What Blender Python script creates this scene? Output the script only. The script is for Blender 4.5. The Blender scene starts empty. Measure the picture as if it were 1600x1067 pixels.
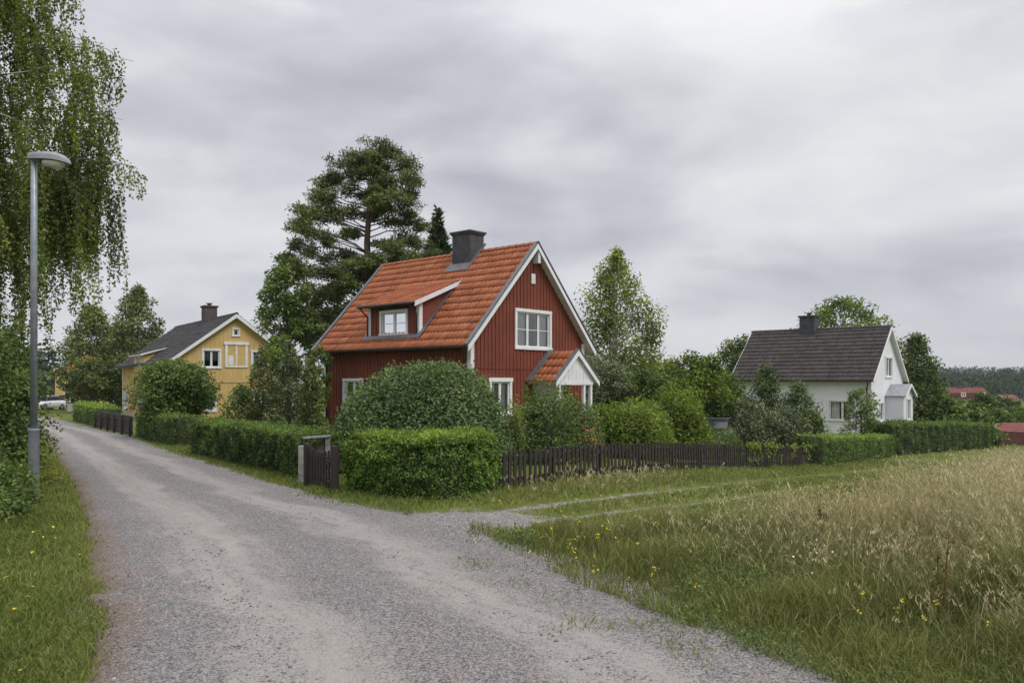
import bpy, math, random
import numpy as np
from mathutils import Vector

# ------------------------------------------------------------------ camera, world, sun, exposure
SC = bpy.context.scene
COL = SC.collection
F, CX, HY, CZ = 1271.0, 800.0, 597.0, 2.0          # focal length, centre, horizon (in photo pixels), eye height
cam_d = bpy.data.cameras.new("camera")
cam = bpy.data.objects.new("camera", cam_d)
COL.objects.link(cam)
cam.location = (0, 0, CZ)
cam.rotation_euler = (math.radians(90), 0, 0)
cam_d.sensor_width = 36
cam_d.lens = F / 1600 * 36
cam_d.shift_y = (HY - 533.5) / 1600
cam_d.clip_start = 0.1
cam_d.clip_end = 6000
SC.camera = cam

SUN_EL, SUN_AZ = math.radians(52), math.radians(128)   # azimuth clockwise from +Y: light from behind and to the right
sun_d = bpy.data.lights.new("sun", 'SUN')
sun_d.energy = 1.4
sun_d.angle = math.radians(25)
sun_d.color = (1.0, 0.965, 0.92)
sun = bpy.data.objects.new("sun", sun_d)
COL.objects.link(sun)
sdir = Vector((math.sin(SUN_AZ) * math.cos(SUN_EL), math.cos(SUN_AZ) * math.cos(SUN_EL), math.sin(SUN_EL)))
sun.rotation_euler = sdir.to_track_quat('Z', 'Y').to_euler()

SC.view_settings.view_transform = 'Standard'
SC.view_settings.look = 'None'
SC.view_settings.gamma = 1
SC.view_settings.exposure = 0.35
SC.cycles.max_bounces = 6
SC.cycles.diffuse_bounces = 3
SC.cycles.glossy_bounces = 2
SC.cycles.transmission_bounces = 3
SC.cycles.transparent_max_bounces = 6
SC.cycles.volume_bounces = 0
SC.cycles.caustics_reflective = False
SC.cycles.caustics_refractive = False


class NT:
    """tiny helper for node trees"""
    def __init__(s, tree):
        s.t = tree
        s.t.nodes.clear()

    def n(s, typ, ins=None, **kw):
        nd = s.t.nodes.new(typ)
        for k, v in kw.items():
            setattr(nd, k, v)
        for k, v in (ins or {}).items():
            sock = nd.inputs[k]
            if isinstance(v, bpy.types.NodeSocket):
                s.t.links.new(v, sock)
            else:
                sock.default_value = v
        return nd

    def ramp(s, fac, stops, interp='LINEAR'):
        nd = s.n('ShaderNodeValToRGB', {0: fac})
        cr = nd.color_ramp
        cr.interpolation = interp
        while len(cr.elements) < len(stops):
            cr.elements.new(0.5)
        for e, (p, c) in zip(cr.elements, stops):
            e.position = p
            e.color = (c[0], c[1], c[2], 1) if isinstance(c, (tuple, list)) else (c, c, c, 1)
        return nd.outputs[0]

    def math(s, op, a, b=0.0, clamp=False):
        return s.n('ShaderNodeMath', {0: a, 1: b}, operation=op, use_clamp=clamp).outputs[0]

    def mix(s, f, a, b, mode='MIX'):
        nd = s.n('ShaderNodeMix', data_type='RGBA', blend_type=mode)
        for k, v in ((0, f), (6, a), (7, b)):
            if isinstance(v, bpy.types.NodeSocket):
                s.t.links.new(v, nd.inputs[k])
            else:
                nd.inputs[k].default_value = (v[0], v[1], v[2], 1) if isinstance(v, (tuple, list)) else v
        return nd.outputs[2]

    def noise(s, vec, scale, detail=4, rough=0.5, dist=0.0):
        return s.n('ShaderNodeTexNoise', {'Vector': vec, 'Scale': scale, 'Detail': detail, 'Roughness': rough, 'Distortion': dist}).outputs['Fac']


def make_world():
    w = bpy.data.worlds.new("World")
    SC.world = w
    w.use_nodes = True
    t = NT(w.node_tree)
    sky = t.n('ShaderNodeTexSky', sky_type='NISHITA', sun_disc=False, sun_elevation=SUN_EL, sun_rotation=SUN_AZ)
    g = t.n('ShaderNodeTexCoord').outputs['Generated']
    sep = t.n('ShaderNodeSeparateXYZ', {0: g})
    z = t.math('MAXIMUM', sep.outputs[2], 0.0)
    zz = t.math('ADD', z, 0.22)
    px = t.math('DIVIDE', sep.outputs[0], zz)
    py = t.math('DIVIDE', sep.outputs[1], zz)
    v = t.n('ShaderNodeCombineXYZ', {0: px, 1: py, 2: 3.7}).outputs[0]
    v2 = t.n('ShaderNodeMapping', {0: v, 'Scale': (0.9, 1.05, 1.0), 'Rotation': (0, 0, 0.5), 'Location': (1.3, 4.0, 0)}).outputs[0]
    n1 = t.noise(v2, 1.35, 5, 0.46, 0.35)
    vs = t.n('ShaderNodeMapping', {0: g, 'Scale': (2.6, 2.6, 6.5), 'Location': (0.7, 0.2, 0.45)}).outputs[0]
    n2 = t.noise(vs, 1.0, 4, 0.42, 0.5)
    n3 = t.noise(vs, 2.9, 5, 0.52, 0.5)
    s = t.math('ADD', t.math('MULTIPLY', n1, 0.40), t.math('ADD', t.math('MULTIPLY', n2, 0.42), t.math('MULTIPLY', n3, 0.18)))
    col = t.ramp(s, [(0.38, (0.405, 0.415, 0.462)), (0.46, (0.505, 0.513, 0.555)), (0.52, (0.605, 0.610, 0.642)), (0.62, (0.705, 0.707, 0.722))])
    hz = t.ramp(z, [(0.0, 1.0), (0.16, 0.0)])
    col = t.mix(t.math('MULTIPLY', hz, 0.6), col, (0.570, 0.582, 0.610))
    # an overcast sky is brighter overhead than near the horizon
    zen = t.ramp(z, [(0.0, 4.6), (0.34, 4.6), (1.0, 11.5)])
    cloud = t.mix(1.0, col, t.mix(1.0, zen, (2.0, 2.0, 2.0), 'MULTIPLY'), 'MULTIPLY')
    both = t.mix(0.97, sky.outputs[0], cloud)
    bg = t.n('ShaderNodeBackground', {0: both, 1: 0.1})
    out = t.n('ShaderNodeOutputWorld')
    w.node_tree.links.new(bg.outputs[0], out.inputs[0])


make_world()

# ------------------------------------------------------------------ small maths
rng = np.random.default_rng(7)
UP = np.array([0., 0., 1.])


def nrm(a):
    return a / np.maximum(np.linalg.norm(a, axis=-1, keepdims=True), 1e-9)


def sstep(a, b, x):
    t = np.clip((x - a) / (b - a), 0, 1)
    return t * t * (3 - 2 * t)


def vnoise(x, y, seed=0):
    x = np.asarray(x, float); y = np.asarray(y, float)
    xi = np.floor(x).astype(np.int64); yi = np.floor(y).astype(np.int64)
    fx = x - xi; fy = y - yi
    fx = fx * fx * (3 - 2 * fx); fy = fy * fy * (3 - 2 * fy)

    def hsh(a, b):
        n = (a * 374761393 + b * 668265263 + seed * 974634777) & 0xffffffff
        n = ((n ^ (n >> 13)) * 1274126177) & 0xffffffff
        return ((n ^ (n >> 16)) & 0xffff) / 65535.0
    return (hsh(xi, yi) * (1 - fx) + hsh(xi + 1, yi) * fx) * (1 - fy) + (hsh(xi, yi + 1) * (1 - fx) + hsh(xi + 1, yi + 1) * fx) * fy


_tx = np.arange(-400, 900, 0.5)
_tf = np.interp(_tx, [-3, 0, 3, 6, 12, 20, 33, 60, 120, 400], [0, -.03, -.22, -.52, -1.08, -1.62, -2.05, -3.2, -5, -6])
_k = np.exp(-0.5 * (np.arange(-8, 9) / 3.0) ** 2); _k /= _k.sum()
_tf = np.convolve(np.pad(_tf, 8, mode='edge'), _k, mode='valid')


def hgt(x, y):
    x = np.asarray(x, float); y = np.asarray(y, float)
    z = -0.0126 * np.clip(y - 14, 0, 110) + np.interp(x, _tx, _tf) * sstep(6, 30, y)
    z = z + 11 * sstep(300, 720, y) * sstep(-300, 100, x)
    return z


def G(px, py):
    """point of the ground seen at a photo pixel"""
    dx, dz = (px - CX) / F, (HY - py) / F
    lo, hi = 2.0, 3000.0
    for _ in range(60):
        m = math.sqrt(lo * hi)
        if CZ + dz * m > float(hgt(dx * m, m)):
            lo = m
        else:
            hi = m
    return np.array([dx * lo, lo, float(hgt(dx * lo, lo))])


def P(px, py, y):
    return np.array([(px - CX) / F * y, y, CZ + (HY - py) / F * y])


# ------------------------------------------------------------------ objects
def tag(o, label=None, cat=None, group=None, kind=None):
    if label: o['label'] = label
    if cat: o['category'] = cat
    if group: o['group'] = group
    if kind: o['kind'] = kind
    return o


def thing(name, loc, label, cat, group=None, rz=0.0):
    o = bpy.data.objects.new(name, None)
    o.empty_display_size = 0.2
    COL.objects.link(o)
    o.location = [float(c) for c in loc]
    o.rotation_euler = (0, 0, rz)
    return tag(o, label, cat, group)


def np_mesh(name, verts, faces, mat, parent=None, fattr=None, vattr=None, smooth=False):
    """faces: list of int arrays (n,3) or (n,4); fattr/vattr: {name: float array}"""
    me = bpy.data.meshes.new(name)
    verts = np.asarray(verts, dtype=np.float32)
    faces = [np.asarray(f, dtype=np.int32) for f in faces if len(f)]
    me.vertices.add(len(verts))
    me.vertices.foreach_set('co', verts.ravel())
    loops = np.concatenate([f.ravel() for f in faces])
    tot = np.concatenate([np.full(len(f), f.shape[1], dtype=np.int32) for f in faces])
    start = np.concatenate([[0], np.cumsum(tot)[:-1]]).astype(np.int32)
    me.loops.add(len(loops))
    me.loops.foreach_set('vertex_index', loops)
    me.polygons.add(len(tot))
    me.polygons.foreach_set('loop_start', start)
    me.update(calc_edges=True)
    if smooth:
        me.polygons.foreach_set('use_smooth', np.ones(len(tot), dtype=bool))
    for k, v in (fattr or {}).items():
        me.attributes.new(k, 'FLOAT', 'FACE').data.foreach_set('value', np.asarray(v, dtype=np.float32))
    for k, v in (vattr or {}).items():
        me.attributes.new(k, 'FLOAT', 'POINT').data.foreach_set('value', np.asarray(v, dtype=np.float32))
    if mat is not None:
        me.materials.append(mat)
    o = bpy.data.objects.new(name, me)
    COL.objects.link(o)
    if parent is not None:
        o.parent = parent
    return o


class MB:
    """collects polygons, builds one mesh object"""
    def __init__(s):
        s.v = []; s.f = []

    def poly(s, pts):
        i = len(s.v)
        s.v += [tuple(map(float, p)) for p in pts]
        s.f.append(tuple(range(i, i + len(pts))))

    def hexa(s, p):
        i = len(s.v)
        s.v += [tuple(map(float, q)) for q in p]
        for a in ((3, 2, 1, 0), (4, 5, 6, 7), (0, 1, 5, 4), (1, 2, 6, 5), (2, 3, 7, 6), (3, 0, 4, 7)):
            s.f.append(tuple(i + k for k in a))

    def box(s, x0, x1, y0, y1, z0, z1):
        s.hexa([(x0, y0, z0), (x1, y0, z0), (x1, y1, z0), (x0, y1, z0), (x0, y0, z1), (x1, y0, z1), (x1, y1, z1), (x0, y1, z1)])

    def prism(s, pts, d):
        """closed prism: polygon pts swept by vector d"""
        n = len(pts); i = len(s.v)
        q = [np.asarray(p, float) for p in pts]
        s.v += [tuple(p) for p in q] + [tuple(p + d) for p in q]
        s.f.append(tuple(i + k for k in range(n - 1, -1, -1)))
        s.f.append(tuple(i + n + k for k in range(n)))
        for k in range(n):
            k2 = (k + 1) % n
            s.f.append((i + k, i + k2, i + n + k2, i + n + k))

    def beam(s, a, b, w, t, up=UP):
        a = np.asarray(a, float); b = np.asarray(b, float)
        d = nrm(b - a); sd = nrm(np.cross(d, up)); u = np.cross(sd, d)
        c = [(-1, -1), (1, -1), (1, 1), (-1, 1)]
        s.hexa([a + sd * w / 2 * i + u * t / 2 * j for i, j in c] + [b + sd * w / 2 * i + u * t / 2 * j for i, j in c])

    def tube(s, pts, rad, n=8, cap=True):
        pts = np.asarray(pts, float)
        rad = np.broadcast_to(rad, (len(pts),))
        i0 = len(s.v)
        tg = np.gradient(pts, axis=0) if len(pts) > 2 else np.repeat((pts[1] - pts[0])[None], 2, 0)
        tg = nrm(tg)
        ref = np.array([1., 0, 0]) if abs(tg[0][0]) < 0.9 else np.array([0, 1., 0])
        for p, t, r in zip(pts, tg, rad):
            a = nrm(np.cross(t, ref)); b = np.cross(t, a)
            for k in range(n):
                an = 2 * math.pi * k / n
                s.v.append(tuple(p + r * (math.cos(an) * a + math.sin(an) * b)))
        for j in range(len(pts) - 1):
            for k in range(n):
                k2 = (k + 1) % n
                s.f.append((i0 + j * n + k, i0 + j * n + k2, i0 + (j + 1) * n + k2, i0 + (j + 1) * n + k))
        if cap:
            s.f.append(tuple(i0 + k for k in range(n - 1, -1, -1)))
            e = i0 + (len(pts) - 1) * n
            s.f.append(tuple(e + k for k in range(n)))

    def build(s, name, mat, parent=None, bevel=0.0, smooth=False):
        me = bpy.data.meshes.new(name)
        me.from_pydata(s.v, [], s.f)
        me.update()
        if smooth:
            me.polygons.foreach_set('use_smooth', [True] * len(me.polygons))
        me.materials.append(mat)
        o = bpy.data.objects.new(name, me)
        COL.objects.link(o)
        if parent is not None:
            o.parent = parent
        if bevel:
            b = o.modifiers.new('bevel', 'BEVEL')
            b.width = bevel; b.segments = 2; b.limit_method = 'ANGLE'
        return o


# ------------------------------------------------------------------ materials
def new_mat(name):
    m = bpy.data.materials.new(name)
    m.use_nodes = True
    return m, NT(m.node_tree)


def finish(m, t, shader):
    o = t.n('ShaderNodeOutputMaterial')
    t.t.links.new(shader, o.inputs[0])
    return m


LEAF_K = 2.0


def leaf_mat(name, stops, transl=0.32, rough=0.55, spec=0.25, var=(0.62, 1.25), scale=1.3):
    m, t = new_mat(name)
    tint = t.n('ShaderNodeAttribute', attribute_name='tint').outputs['Fac']
    ob = t.n('ShaderNodeTexCoord').outputs['Object']
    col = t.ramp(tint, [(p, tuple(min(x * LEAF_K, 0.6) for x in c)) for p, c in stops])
    nz = t.noise(ob, scale, 3, 0.55)
    k = t.ramp(nz, [(0.3, var[0]), (0.7, var[1])])
    col = t.mix(1.0, col, k, 'MULTIPLY')
    b = t.n('ShaderNodeBsdfPrincipled', {'Base Color': col, 'Roughness': rough, 'Specular IOR Level': spec})
    tr = t.n('ShaderNodeBsdfTranslucent', {0: t.mix(1.0, col, (1.25, 1.2, 0.6), 'MULTIPLY')})
    return finish(m, t, t.n('ShaderNodeMixShader', {0: transl, 1: b.outputs[0], 2: tr.outputs[0]}).outputs[0])


def bark_mat(name, a, b, scale=6, stretch=0.25):
    m, t = new_mat(name)
    ob = t.n('ShaderNodeTexCoord').outputs['Object']
    v = t.n('ShaderNodeMapping', {0: ob, 'Scale': (1, 1, stretch)}).outputs[0]
    nz = t.noise(v, scale, 5, 0.65)
    col = t.ramp(nz, [(0.35, a), (0.65, b)])
    bm = t.n('ShaderNodeBump', {'Strength': 0.6, 'Distance': 0.03, 'Height': nz})
    return finish(m, t, t.n('ShaderNodeBsdfPrincipled', {'Base Color': col, 'Roughness': 0.9, 'Normal': bm.outputs[0]}).outputs[0])


def paint_mat(name, base, dark=0.8, rough=0.6, scale=1.5, grain=None, bump=0.15, worn=None):
    """painted wood: slow fading, vertical or horizontal grain"""
    m, t = new_mat(name)
    ob = t.n('ShaderNodeTexCoord').outputs['Object']
    sc = {'v': (14, 14, 1), 'h': (1, 1, 14), None: (3, 3, 3)}[grain]
    v = t.n('ShaderNodeMapping', {0: ob, 'Scale': sc}).outputs[0]
    g = t.noise(v, 1.6, 5, 0.6)
    n = t.noise(ob, scale, 4, 0.55)
    k = t.math('ADD', t.math('MULTIPLY', n, 0.6), t.math('MULTIPLY', g, 0.4))
    d = tuple(c * dark for c in base)
    l = tuple(min(c * (2 - dark), 0.85) for c in base)
    col = t.ramp(k, [(0.33, d), (0.52, base), (0.68, l)])
    if worn:
        w = t.noise(t.n('ShaderNodeMapping', {0: ob, 'Scale': (6, 6, 1.3)}).outputs[0], 1.3, 6, 0.7)
        col = t.mix(t.ramp(w, [(0.62, 0.0), (0.74, 0.75)]), col, worn)
    bm = t.n('ShaderNodeBump', {'Strength': bump, 'Distance': 0.01, 'Height': g})
    return finish(m, t, t.n('ShaderNodeBsdfPrincipled', {'Base Color': col, 'Roughness': rough, 'Normal': bm.outputs[0]}).outputs[0])


def tile_mat(name, stops, moss=(0.06, 0.06, 0.03), moss_amt=0.5, rough=0.75):
    m, t = new_mat(name)
    ob = t.n('ShaderNodeTexCoord').outputs['Object']
    tint = t.n('ShaderNodeAttribute', attribute_name='tint').outputs['Fac']
    n = t.noise(ob, 0.9, 4, 0.6)
    n2 = t.noise(ob, 14, 4, 0.65)
    f = t.math('ADD', t.math('MULTIPLY', tint, 0.20), t.math('ADD', t.math('MULTIPLY', n, 0.42), t.math('MULTIPLY', n2, 0.38)))
    col = t.ramp(f, stops)
    ms = t.ramp(t.math('ADD', t.math('MULTIPLY', t.noise(ob, 2.2, 6, 0.7), 0.7), t.math('MULTIPLY', n2, 0.3)), [(0.52, 0.0), (0.66, moss_amt)])
    col = t.mix(ms, col, moss)
    bm = t.n('ShaderNodeBump', {'Strength': 0.25, 'Distance': 0.01, 'Height': n2})
    return finish(m, t, t.n('ShaderNodeBsdfPrincipled', {'Base Color': col, 'Roughness': rough, 'Normal': bm.outputs[0]}).outputs[0])


def plain_mat(name, a, b=None, rough=0.6, metal=0.0, scale=5, bump=0.1):
    m, t = new_mat(name)
    ob = t.n('ShaderNodeTexCoord').outputs['Object']
    n = t.noise(ob, scale, 5, 0.6)
    col = t.ramp(n, [(0.35, a), (0.65, b or tuple(c * 1.25 for c in a))])
    bm = t.n('ShaderNodeBump', {'Strength': bump, 'Distance': 0.01, 'Height': n})
    return finish(m, t, t.n('ShaderNodeBsdfPrincipled', {'Base Color': col, 'Roughness': rough, 'Metallic': metal, 'Normal': bm.outputs[0]}).outputs[0])


def glass_mat(name):
    m, t = new_mat(name)
    ob = t.n('ShaderNodeTexCoord').outputs['Object']
    bm = t.n('ShaderNodeBump', {'Strength': 0.06, 'Distance': 0.02, 'Height': t.noise(ob, 2.5, 2, 0.5)})
    gl = t.n('ShaderNodeBsdfGlossy', {0: (0.9, 0.92, 0.95, 1), 'Roughness': 0.03, 'Normal': bm.outputs[0]})
    tr = t.n('ShaderNodeBsdfTransparent', {0: (0.85, 0.9, 0.88, 1)})
    fr = t.n('ShaderNodeFresnel', {0: 1.5, 'Normal': bm.outputs[0]})
    fac = t.math('ADD', t.math('MULTIPLY', fr.outputs[0], 1.2), 0.10, clamp=True)
    return finish(m, t, t.n('ShaderNodeMixShader', {0: fac, 1: tr.outputs[0], 2: gl.outputs[0]}).outputs[0])


M = {}
M['red_wall'] = paint_mat('red_wall', (0.178, 0.041, 0.021), 0.70, 0.8, 1.0, 'v', 0.25, worn=(0.205, 0.062, 0.036))
M['white'] = paint_mat('white_paint', (0.72, 0.725, 0.73), 0.88, 0.5, 1.5, None, 0.08, worn=(0.56, 0.555, 0.54))
M['white_wall'] = paint_mat('white_wall', (0.72, 0.735, 0.76), 0.92, 0.6, 0.7, 'h', 0.2)
M['white_worn'] = paint_mat('white_worn', (0.70, 0.70, 0.69), 0.85, 0.6, 3, 'v', 0.2, worn=(0.42, 0.40, 0.37))
M['yellow_wall'] = paint_mat('yellow_wall', (0.57, 0.40, 0.158), 0.86, 0.75, 0.9, 'v', 0.25, worn=(0.36, 0.22, 0.09))
M['orange_tile'] = tile_mat('orange_tile', [(0.3, (0.25, 0.068, 0.027)), (0.45, (0.36, 0.105, 0.040)), (0.58, (0.42, 0.135, 0.052)), (0.7, (0.48, 0.185, 0.085))], (0.14, 0.075, 0.045), 0.5)
M['dark_tile'] = tile_mat('dark_tile', [(0.25, (0.034, 0.028, 0.027)), (0.5, (0.062, 0.050, 0.047)), (0.75, (0.10, 0.085, 0.08))], (0.11, 0.095, 0.085), 0.35)
M['slate_tile'] = tile_mat('slate_tile', [(0.25, (0.030, 0.030, 0.035)), (0.5, (0.058, 0.057, 0.062)), (0.75, (0.105, 0.10, 0.10))], (0.13, 0.105, 0.075), 0.5)
M['red_tile'] = tile_mat('red_tile', [(0.25, (0.14, 0.036, 0.03)), (0.5, (0.19, 0.052, 0.042)), (0.75, (0.24, 0.075, 0.06))])
M['flashing'] = plain_mat('flashing', (0.085, 0.09, 0.102), (0.13, 0.135, 0.15), 0.5, 0.0, 3)
M['sheet_metal'] = plain_mat('sheet_metal', (0.24, 0.25, 0.27), (0.33, 0.34, 0.36), 0.5, 0.0, 3)
M['dark_metal'] = plain_mat('dark_metal', (0.022, 0.022, 0.024), (0.04, 0.04, 0.042), 0.5)
M['chimney_stone'] = plain_mat('chimney_stone', (0.035, 0.037, 0.042), (0.075, 0.077, 0.085), 0.8, 0, 4, 0.3)
M['brown_brick'] = plain_mat('brown_brick', (0.055, 0.045, 0.04), (0.11, 0.09, 0.08), 0.85, 0, 9, 0.4)
M['plinth'] = plain_mat('plinth', (0.25, 0.245, 0.235), (0.36, 0.35, 0.34), 0.9, 0, 4, 0.3)
M['stone'] = plain_mat('stone', (0.15, 0.147, 0.138), (0.31, 0.30, 0.28), 0.85, 0, 8, 0.4)
M['glass'] = glass_mat('glass')
M['curtain'] = plain_mat('curtain', (0.62, 0.62, 0.60), (0.75, 0.75, 0.73), 0.9, 0, 3)
M['blind'] = plain_mat('blind', (0.42, 0.44, 0.47), (0.52, 0.54, 0.57), 0.8, 0, 3)
M['fence_wood'] = paint_mat('fence_wood', (0.030, 0.021, 0.019), 0.6, 0.8, 2.5, 'v', 0.4, worn=(0.085, 0.068, 0.06))
M['red_fence'] = paint_mat('red_fence', (0.085, 0.026, 0.022), 0.7, 0.85, 2.0, 'v', 0.3)
M['galv'] = plain_mat('galv', (0.20, 0.225, 0.26), (0.28, 0.305, 0.34), 0.45, 0.35, 10, 0.05)
M['galv_dark'] = plain_mat('galv_dark', (0.12, 0.132, 0.145), (0.19, 0.205, 0.22), 0.55, 0.3, 6, 0.1)
M['lamp_grey'] = plain_mat('lamp_grey', (0.21, 0.21, 0.235), (0.27, 0.27, 0.295), 0.5, 0, 3)
M['lamp_lens'] = plain_mat('lamp_lens', (0.42, 0.41, 0.36), (0.55, 0.54, 0.48), 0.2, 0, 6)
M['bark'] = bark_mat('bark', (0.035, 0.028, 0.022), (0.12, 0.10, 0.08))
M['pine_bark'] = bark_mat('pine_bark', (0.06, 0.043, 0.034), (0.17, 0.115, 0.08))
M['birch_bark'] = bark_mat('birch_bark', (0.06, 0.055, 0.05), (0.55, 0.54, 0.51), 3, 2.5)
M['twig'] = bark_mat('twig', (0.05, 0.04, 0.032), (0.11, 0.09, 0.07))

# leaf colours, dark to light
M['hedge_leaf'] = leaf_mat('hedge_leaf', [(0.0, (0.017, 0.033, 0.007)), (0.5, (0.055, 0.098, 0.016)), (0.85, (0.105, 0.165, 0.026)), (1.0, (0.17, 0.20, 0.045))], 0.3)
M['hedge_dark'] = leaf_mat('hedge_dark', [(0.0, (0.012, 0.025, 0.007)), (0.5, (0.038, 0.068, 0.014)), (1.0, (0.085, 0.125, 0.026))], 0.25)
M['round_leaf'] = leaf_mat('round_leaf', [(0.0, (0.016, 0.032, 0.010)), (0.5, (0.044, 0.076, 0.024)), (0.94, (0.080, 0.122, 0.040)), (1.0, (0.13, 0.12, 0.05))], 0.22, 0.5, 0.3)
M['birch_leaf'] = leaf_mat('birch_leaf', [(0.0, (0.032, 0.050, 0.012)), (0.5, (0.088, 0.120, 0.028)), (0.9, (0.155, 0.195, 0.042)), (1.0, (0.18, 0.18, 0.04))], 0.45, 0.5, 0.25, scale=0.8)
M['green_leaf'] = leaf_mat('green_leaf', [(0.0, (0.018, 0.036, 0.010)), (0.5, (0.048, 0.078, 0.020)), (1.0, (0.10, 0.135, 0.036))], 0.3)
M['bright_leaf'] = leaf_mat('bright_leaf', [(0.0, (0.022, 0.040, 0.008)), (0.5, (0.062, 0.095, 0.015)), (1.0, (0.125, 0.160, 0.028))], 0.35)
M['grey_leaf'] = leaf_mat('grey_leaf', [(0.0, (0.024, 0.036, 0.016)), (0.5, (0.058, 0.076, 0.034)), (1.0, (0.125, 0.14, 0.075))], 0.25, 0.5, 0.35)
M['autumn_leaf'] = leaf_mat('autumn_leaf', [(0.0, (0.022, 0.040, 0.014)), (0.55, (0.060, 0.085, 0.028)), (0.95, (0.095, 0.12, 0.035)), (0.985, (0.15, 0.13, 0.035)), (1.0, (0.22, 0.11, 0.03))], 0.3)
M['pine_needle'] = leaf_mat('pine_needle', [(0.0, (0.024, 0.036, 0.012)), (0.5, (0.064, 0.086, 0.026)), (1.0, (0.125, 0.146, 0.044))], 0.2, 0.6, 0.25, scale=0.6)
M['spruce_needle'] = leaf_mat('spruce_needle', [(0.0, (0.013, 0.023, 0.009)), (0.5, (0.034, 0.053, 0.019)), (1.0, (0.068, 0.095, 0.034))], 0.15, 0.6, 0.25)
M['far_forest'] = leaf_mat('far_forest', [(0.0, (0.007, 0.014, 0.009)), (0.5, (0.016, 0.027, 0.015)), (1.0, (0.030, 0.046, 0.021))], 0.1, 0.7, 0.2, scale=0.05)
M['vine_leaf'] = leaf_mat('vine_leaf', [(0.0, (0.035, 0.058, 0.009)), (0.6, (0.085, 0.12, 0.016)), (1.0, (0.17, 0.19, 0.035))], 0.35)
M['core'] = plain_mat('core', (0.018, 0.026, 0.010), (0.036, 0.048, 0.018), 0.95, 0, 8)  # dark fill colour standing in for the shade inside bushes and hedges
M['flower_yellow'] = plain_mat('flower_yellow', (0.55, 0.40, 0.015), (0.70, 0.55, 0.03), 0.7)
M['flower_white'] = plain_mat('flower_white', (0.65, 0.63, 0.55), (0.78, 0.76, 0.68), 0.7)
M['dock'] = plain_mat('dock', (0.085, 0.034, 0.018), (0.16, 0.075, 0.035), 0.9)


def grass_mat(name, low, high, straw, transl=0.3):
    m, t = new_mat(name)
    tint = t.n('ShaderNodeAttribute', attribute_name='tint').outputs['Fac']
    dry = t.n('ShaderNodeAttribute', attribute_name='dry').outputs['Fac']
    h = t.n('ShaderNodeAttribute', attribute_name='along').outputs['Fac']
    g = t.mix(tint, low, high)
    s = t.mix(tint, tuple(c * 0.62 for c in straw), tuple(c * 1.18 for c in straw))
    rd_ = t.ramp(t.noise(t.n('ShaderNodeTexCoord').outputs['Object'], 0.55, 3, 0.6), [(0.48, 0.0), (0.70, 0.45)])
    s = t.mix(rd_, s, t.mix(1.0, s, (0.82, 0.62, 0.50), 'MULTIPLY'))
    f = t.math('MULTIPLY', dry, t.math('ADD', t.math('MULTIPLY', h, 0.75), 0.25), clamp=True)
    col = t.mix(f, g, s)
    b = t.n('ShaderNodeBsdfPrincipled', {'Base Color': col, 'Roughness': 0.6, 'Specular IOR Level': 0.2})
    tr = t.n('ShaderNodeBsdfTranslucent', {0: col})
    return finish(m, t, t.n('ShaderNodeMixShader', {0: transl, 1: b.outputs[0], 2: tr.outputs[0]}).outputs[0])


M['field_grass'] = grass_mat('field_grass', (0.072, 0.104, 0.018), (0.200, 0.225, 0.048), (0.64, 0.555, 0.325))
M['lawn_grass'] = grass_mat('lawn_grass', (0.060, 0.102, 0.014), (0.155, 0.210, 0.036), (0.42, 0.34, 0.16))

# ------------------------------------------------------------------ road outline (photo pixel measurements turned into ground points)
R_PX = [(1480, 1150), (1290, 1067), (1130, 998), (1000, 940), (850, 878), (740, 838), (640, 803), (560, 795), (500, 781), (470, 770), (423, 759), (351, 735), (300, 719), (252, 704), (222, 692), (185, 679), (150, 673), (122, 666), (96, 657), (84, 652)]
L_PX = [(162, 1150), (158, 1067), (156, 1010), (154, 950), (150, 880), (142, 820), (128, 780), (113, 748), (96, 722), (82, 702), (70, 688), (58, 677), (38, 668), (15, 662), (-20, 657), (-60, 654), (-110, 651)]
R_E = np.array([G(*p)[:2] for p in R_PX]); L_E = np.array([G(*p)[:2] for p in L_PX])
R_E = np.vstack([[4.6, 0.5], [3.6, 3.0], R_E[1:], [-33, 55.5], [-44, 62], [-70, 70]])
L_E = np.vstack([[-2.2, 0.5], [-2.55, 3.0], L_E[1:], [-46, 54], [-58, 59], [-74, 63]])


def resample(pl, n):
    d = np.concatenate([[0], np.cumsum(np.linalg.norm(np.diff(pl, axis=0), axis=1))])
    t = np.linspace(0, d[-1], n)
    return np.stack([np.interp(t, d, pl[:, k]) for k in range(pl.shape[1])], 1)


def smooth_pl(pl, n=400, w=9):
    q = resample(pl, n)
    k = np.hanning(w + 2)[1:-1]; k /= k.sum()
    qq = np.stack([np.convolve(np.pad(q[:, i], w // 2, mode='edge'), k, mode='valid') for i in range(2)], 1)
    qq[0] = q[0]; qq[-1] = q[-1]
    return qq


R_S = smooth_pl(R_E, 700, 15); L_S = smooth_pl(L_E, 700, 15)
POLY_ROAD = np.vstack([R_S, L_S[::-1]])
TRACK = np.array([G(*p)[:2] for p in [(640, 812), (760, 806), (850, 790), (960, 776), (1080, 763), (1200, 751), (1320, 739), (1440, 727)]])
TRACK2 = np.array([G(*p)[:2] for p in [(640, 830), (740, 822), (850, 812), (960, 800), (1080, 788), (1200, 772), (1320, 757), (1440, 742)]])


def in_poly(x, y, poly):
    x = np.asarray(x); y = np.asarray(y)
    c = np.zeros(x.shape, bool)
    px, py = poly[:, 0], poly[:, 1]
    j = len(poly) - 1
    for i in range(len(poly)):
        cond = ((py[i] > y) != (py[j] > y))
        if cond.any():
            xi = (px[j] - px[i]) * (y - py[i]) / (py[j] - py[i] + 1e-12) + px[i]
            c ^= cond & (x < xi)
        j = i
    return c


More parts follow.
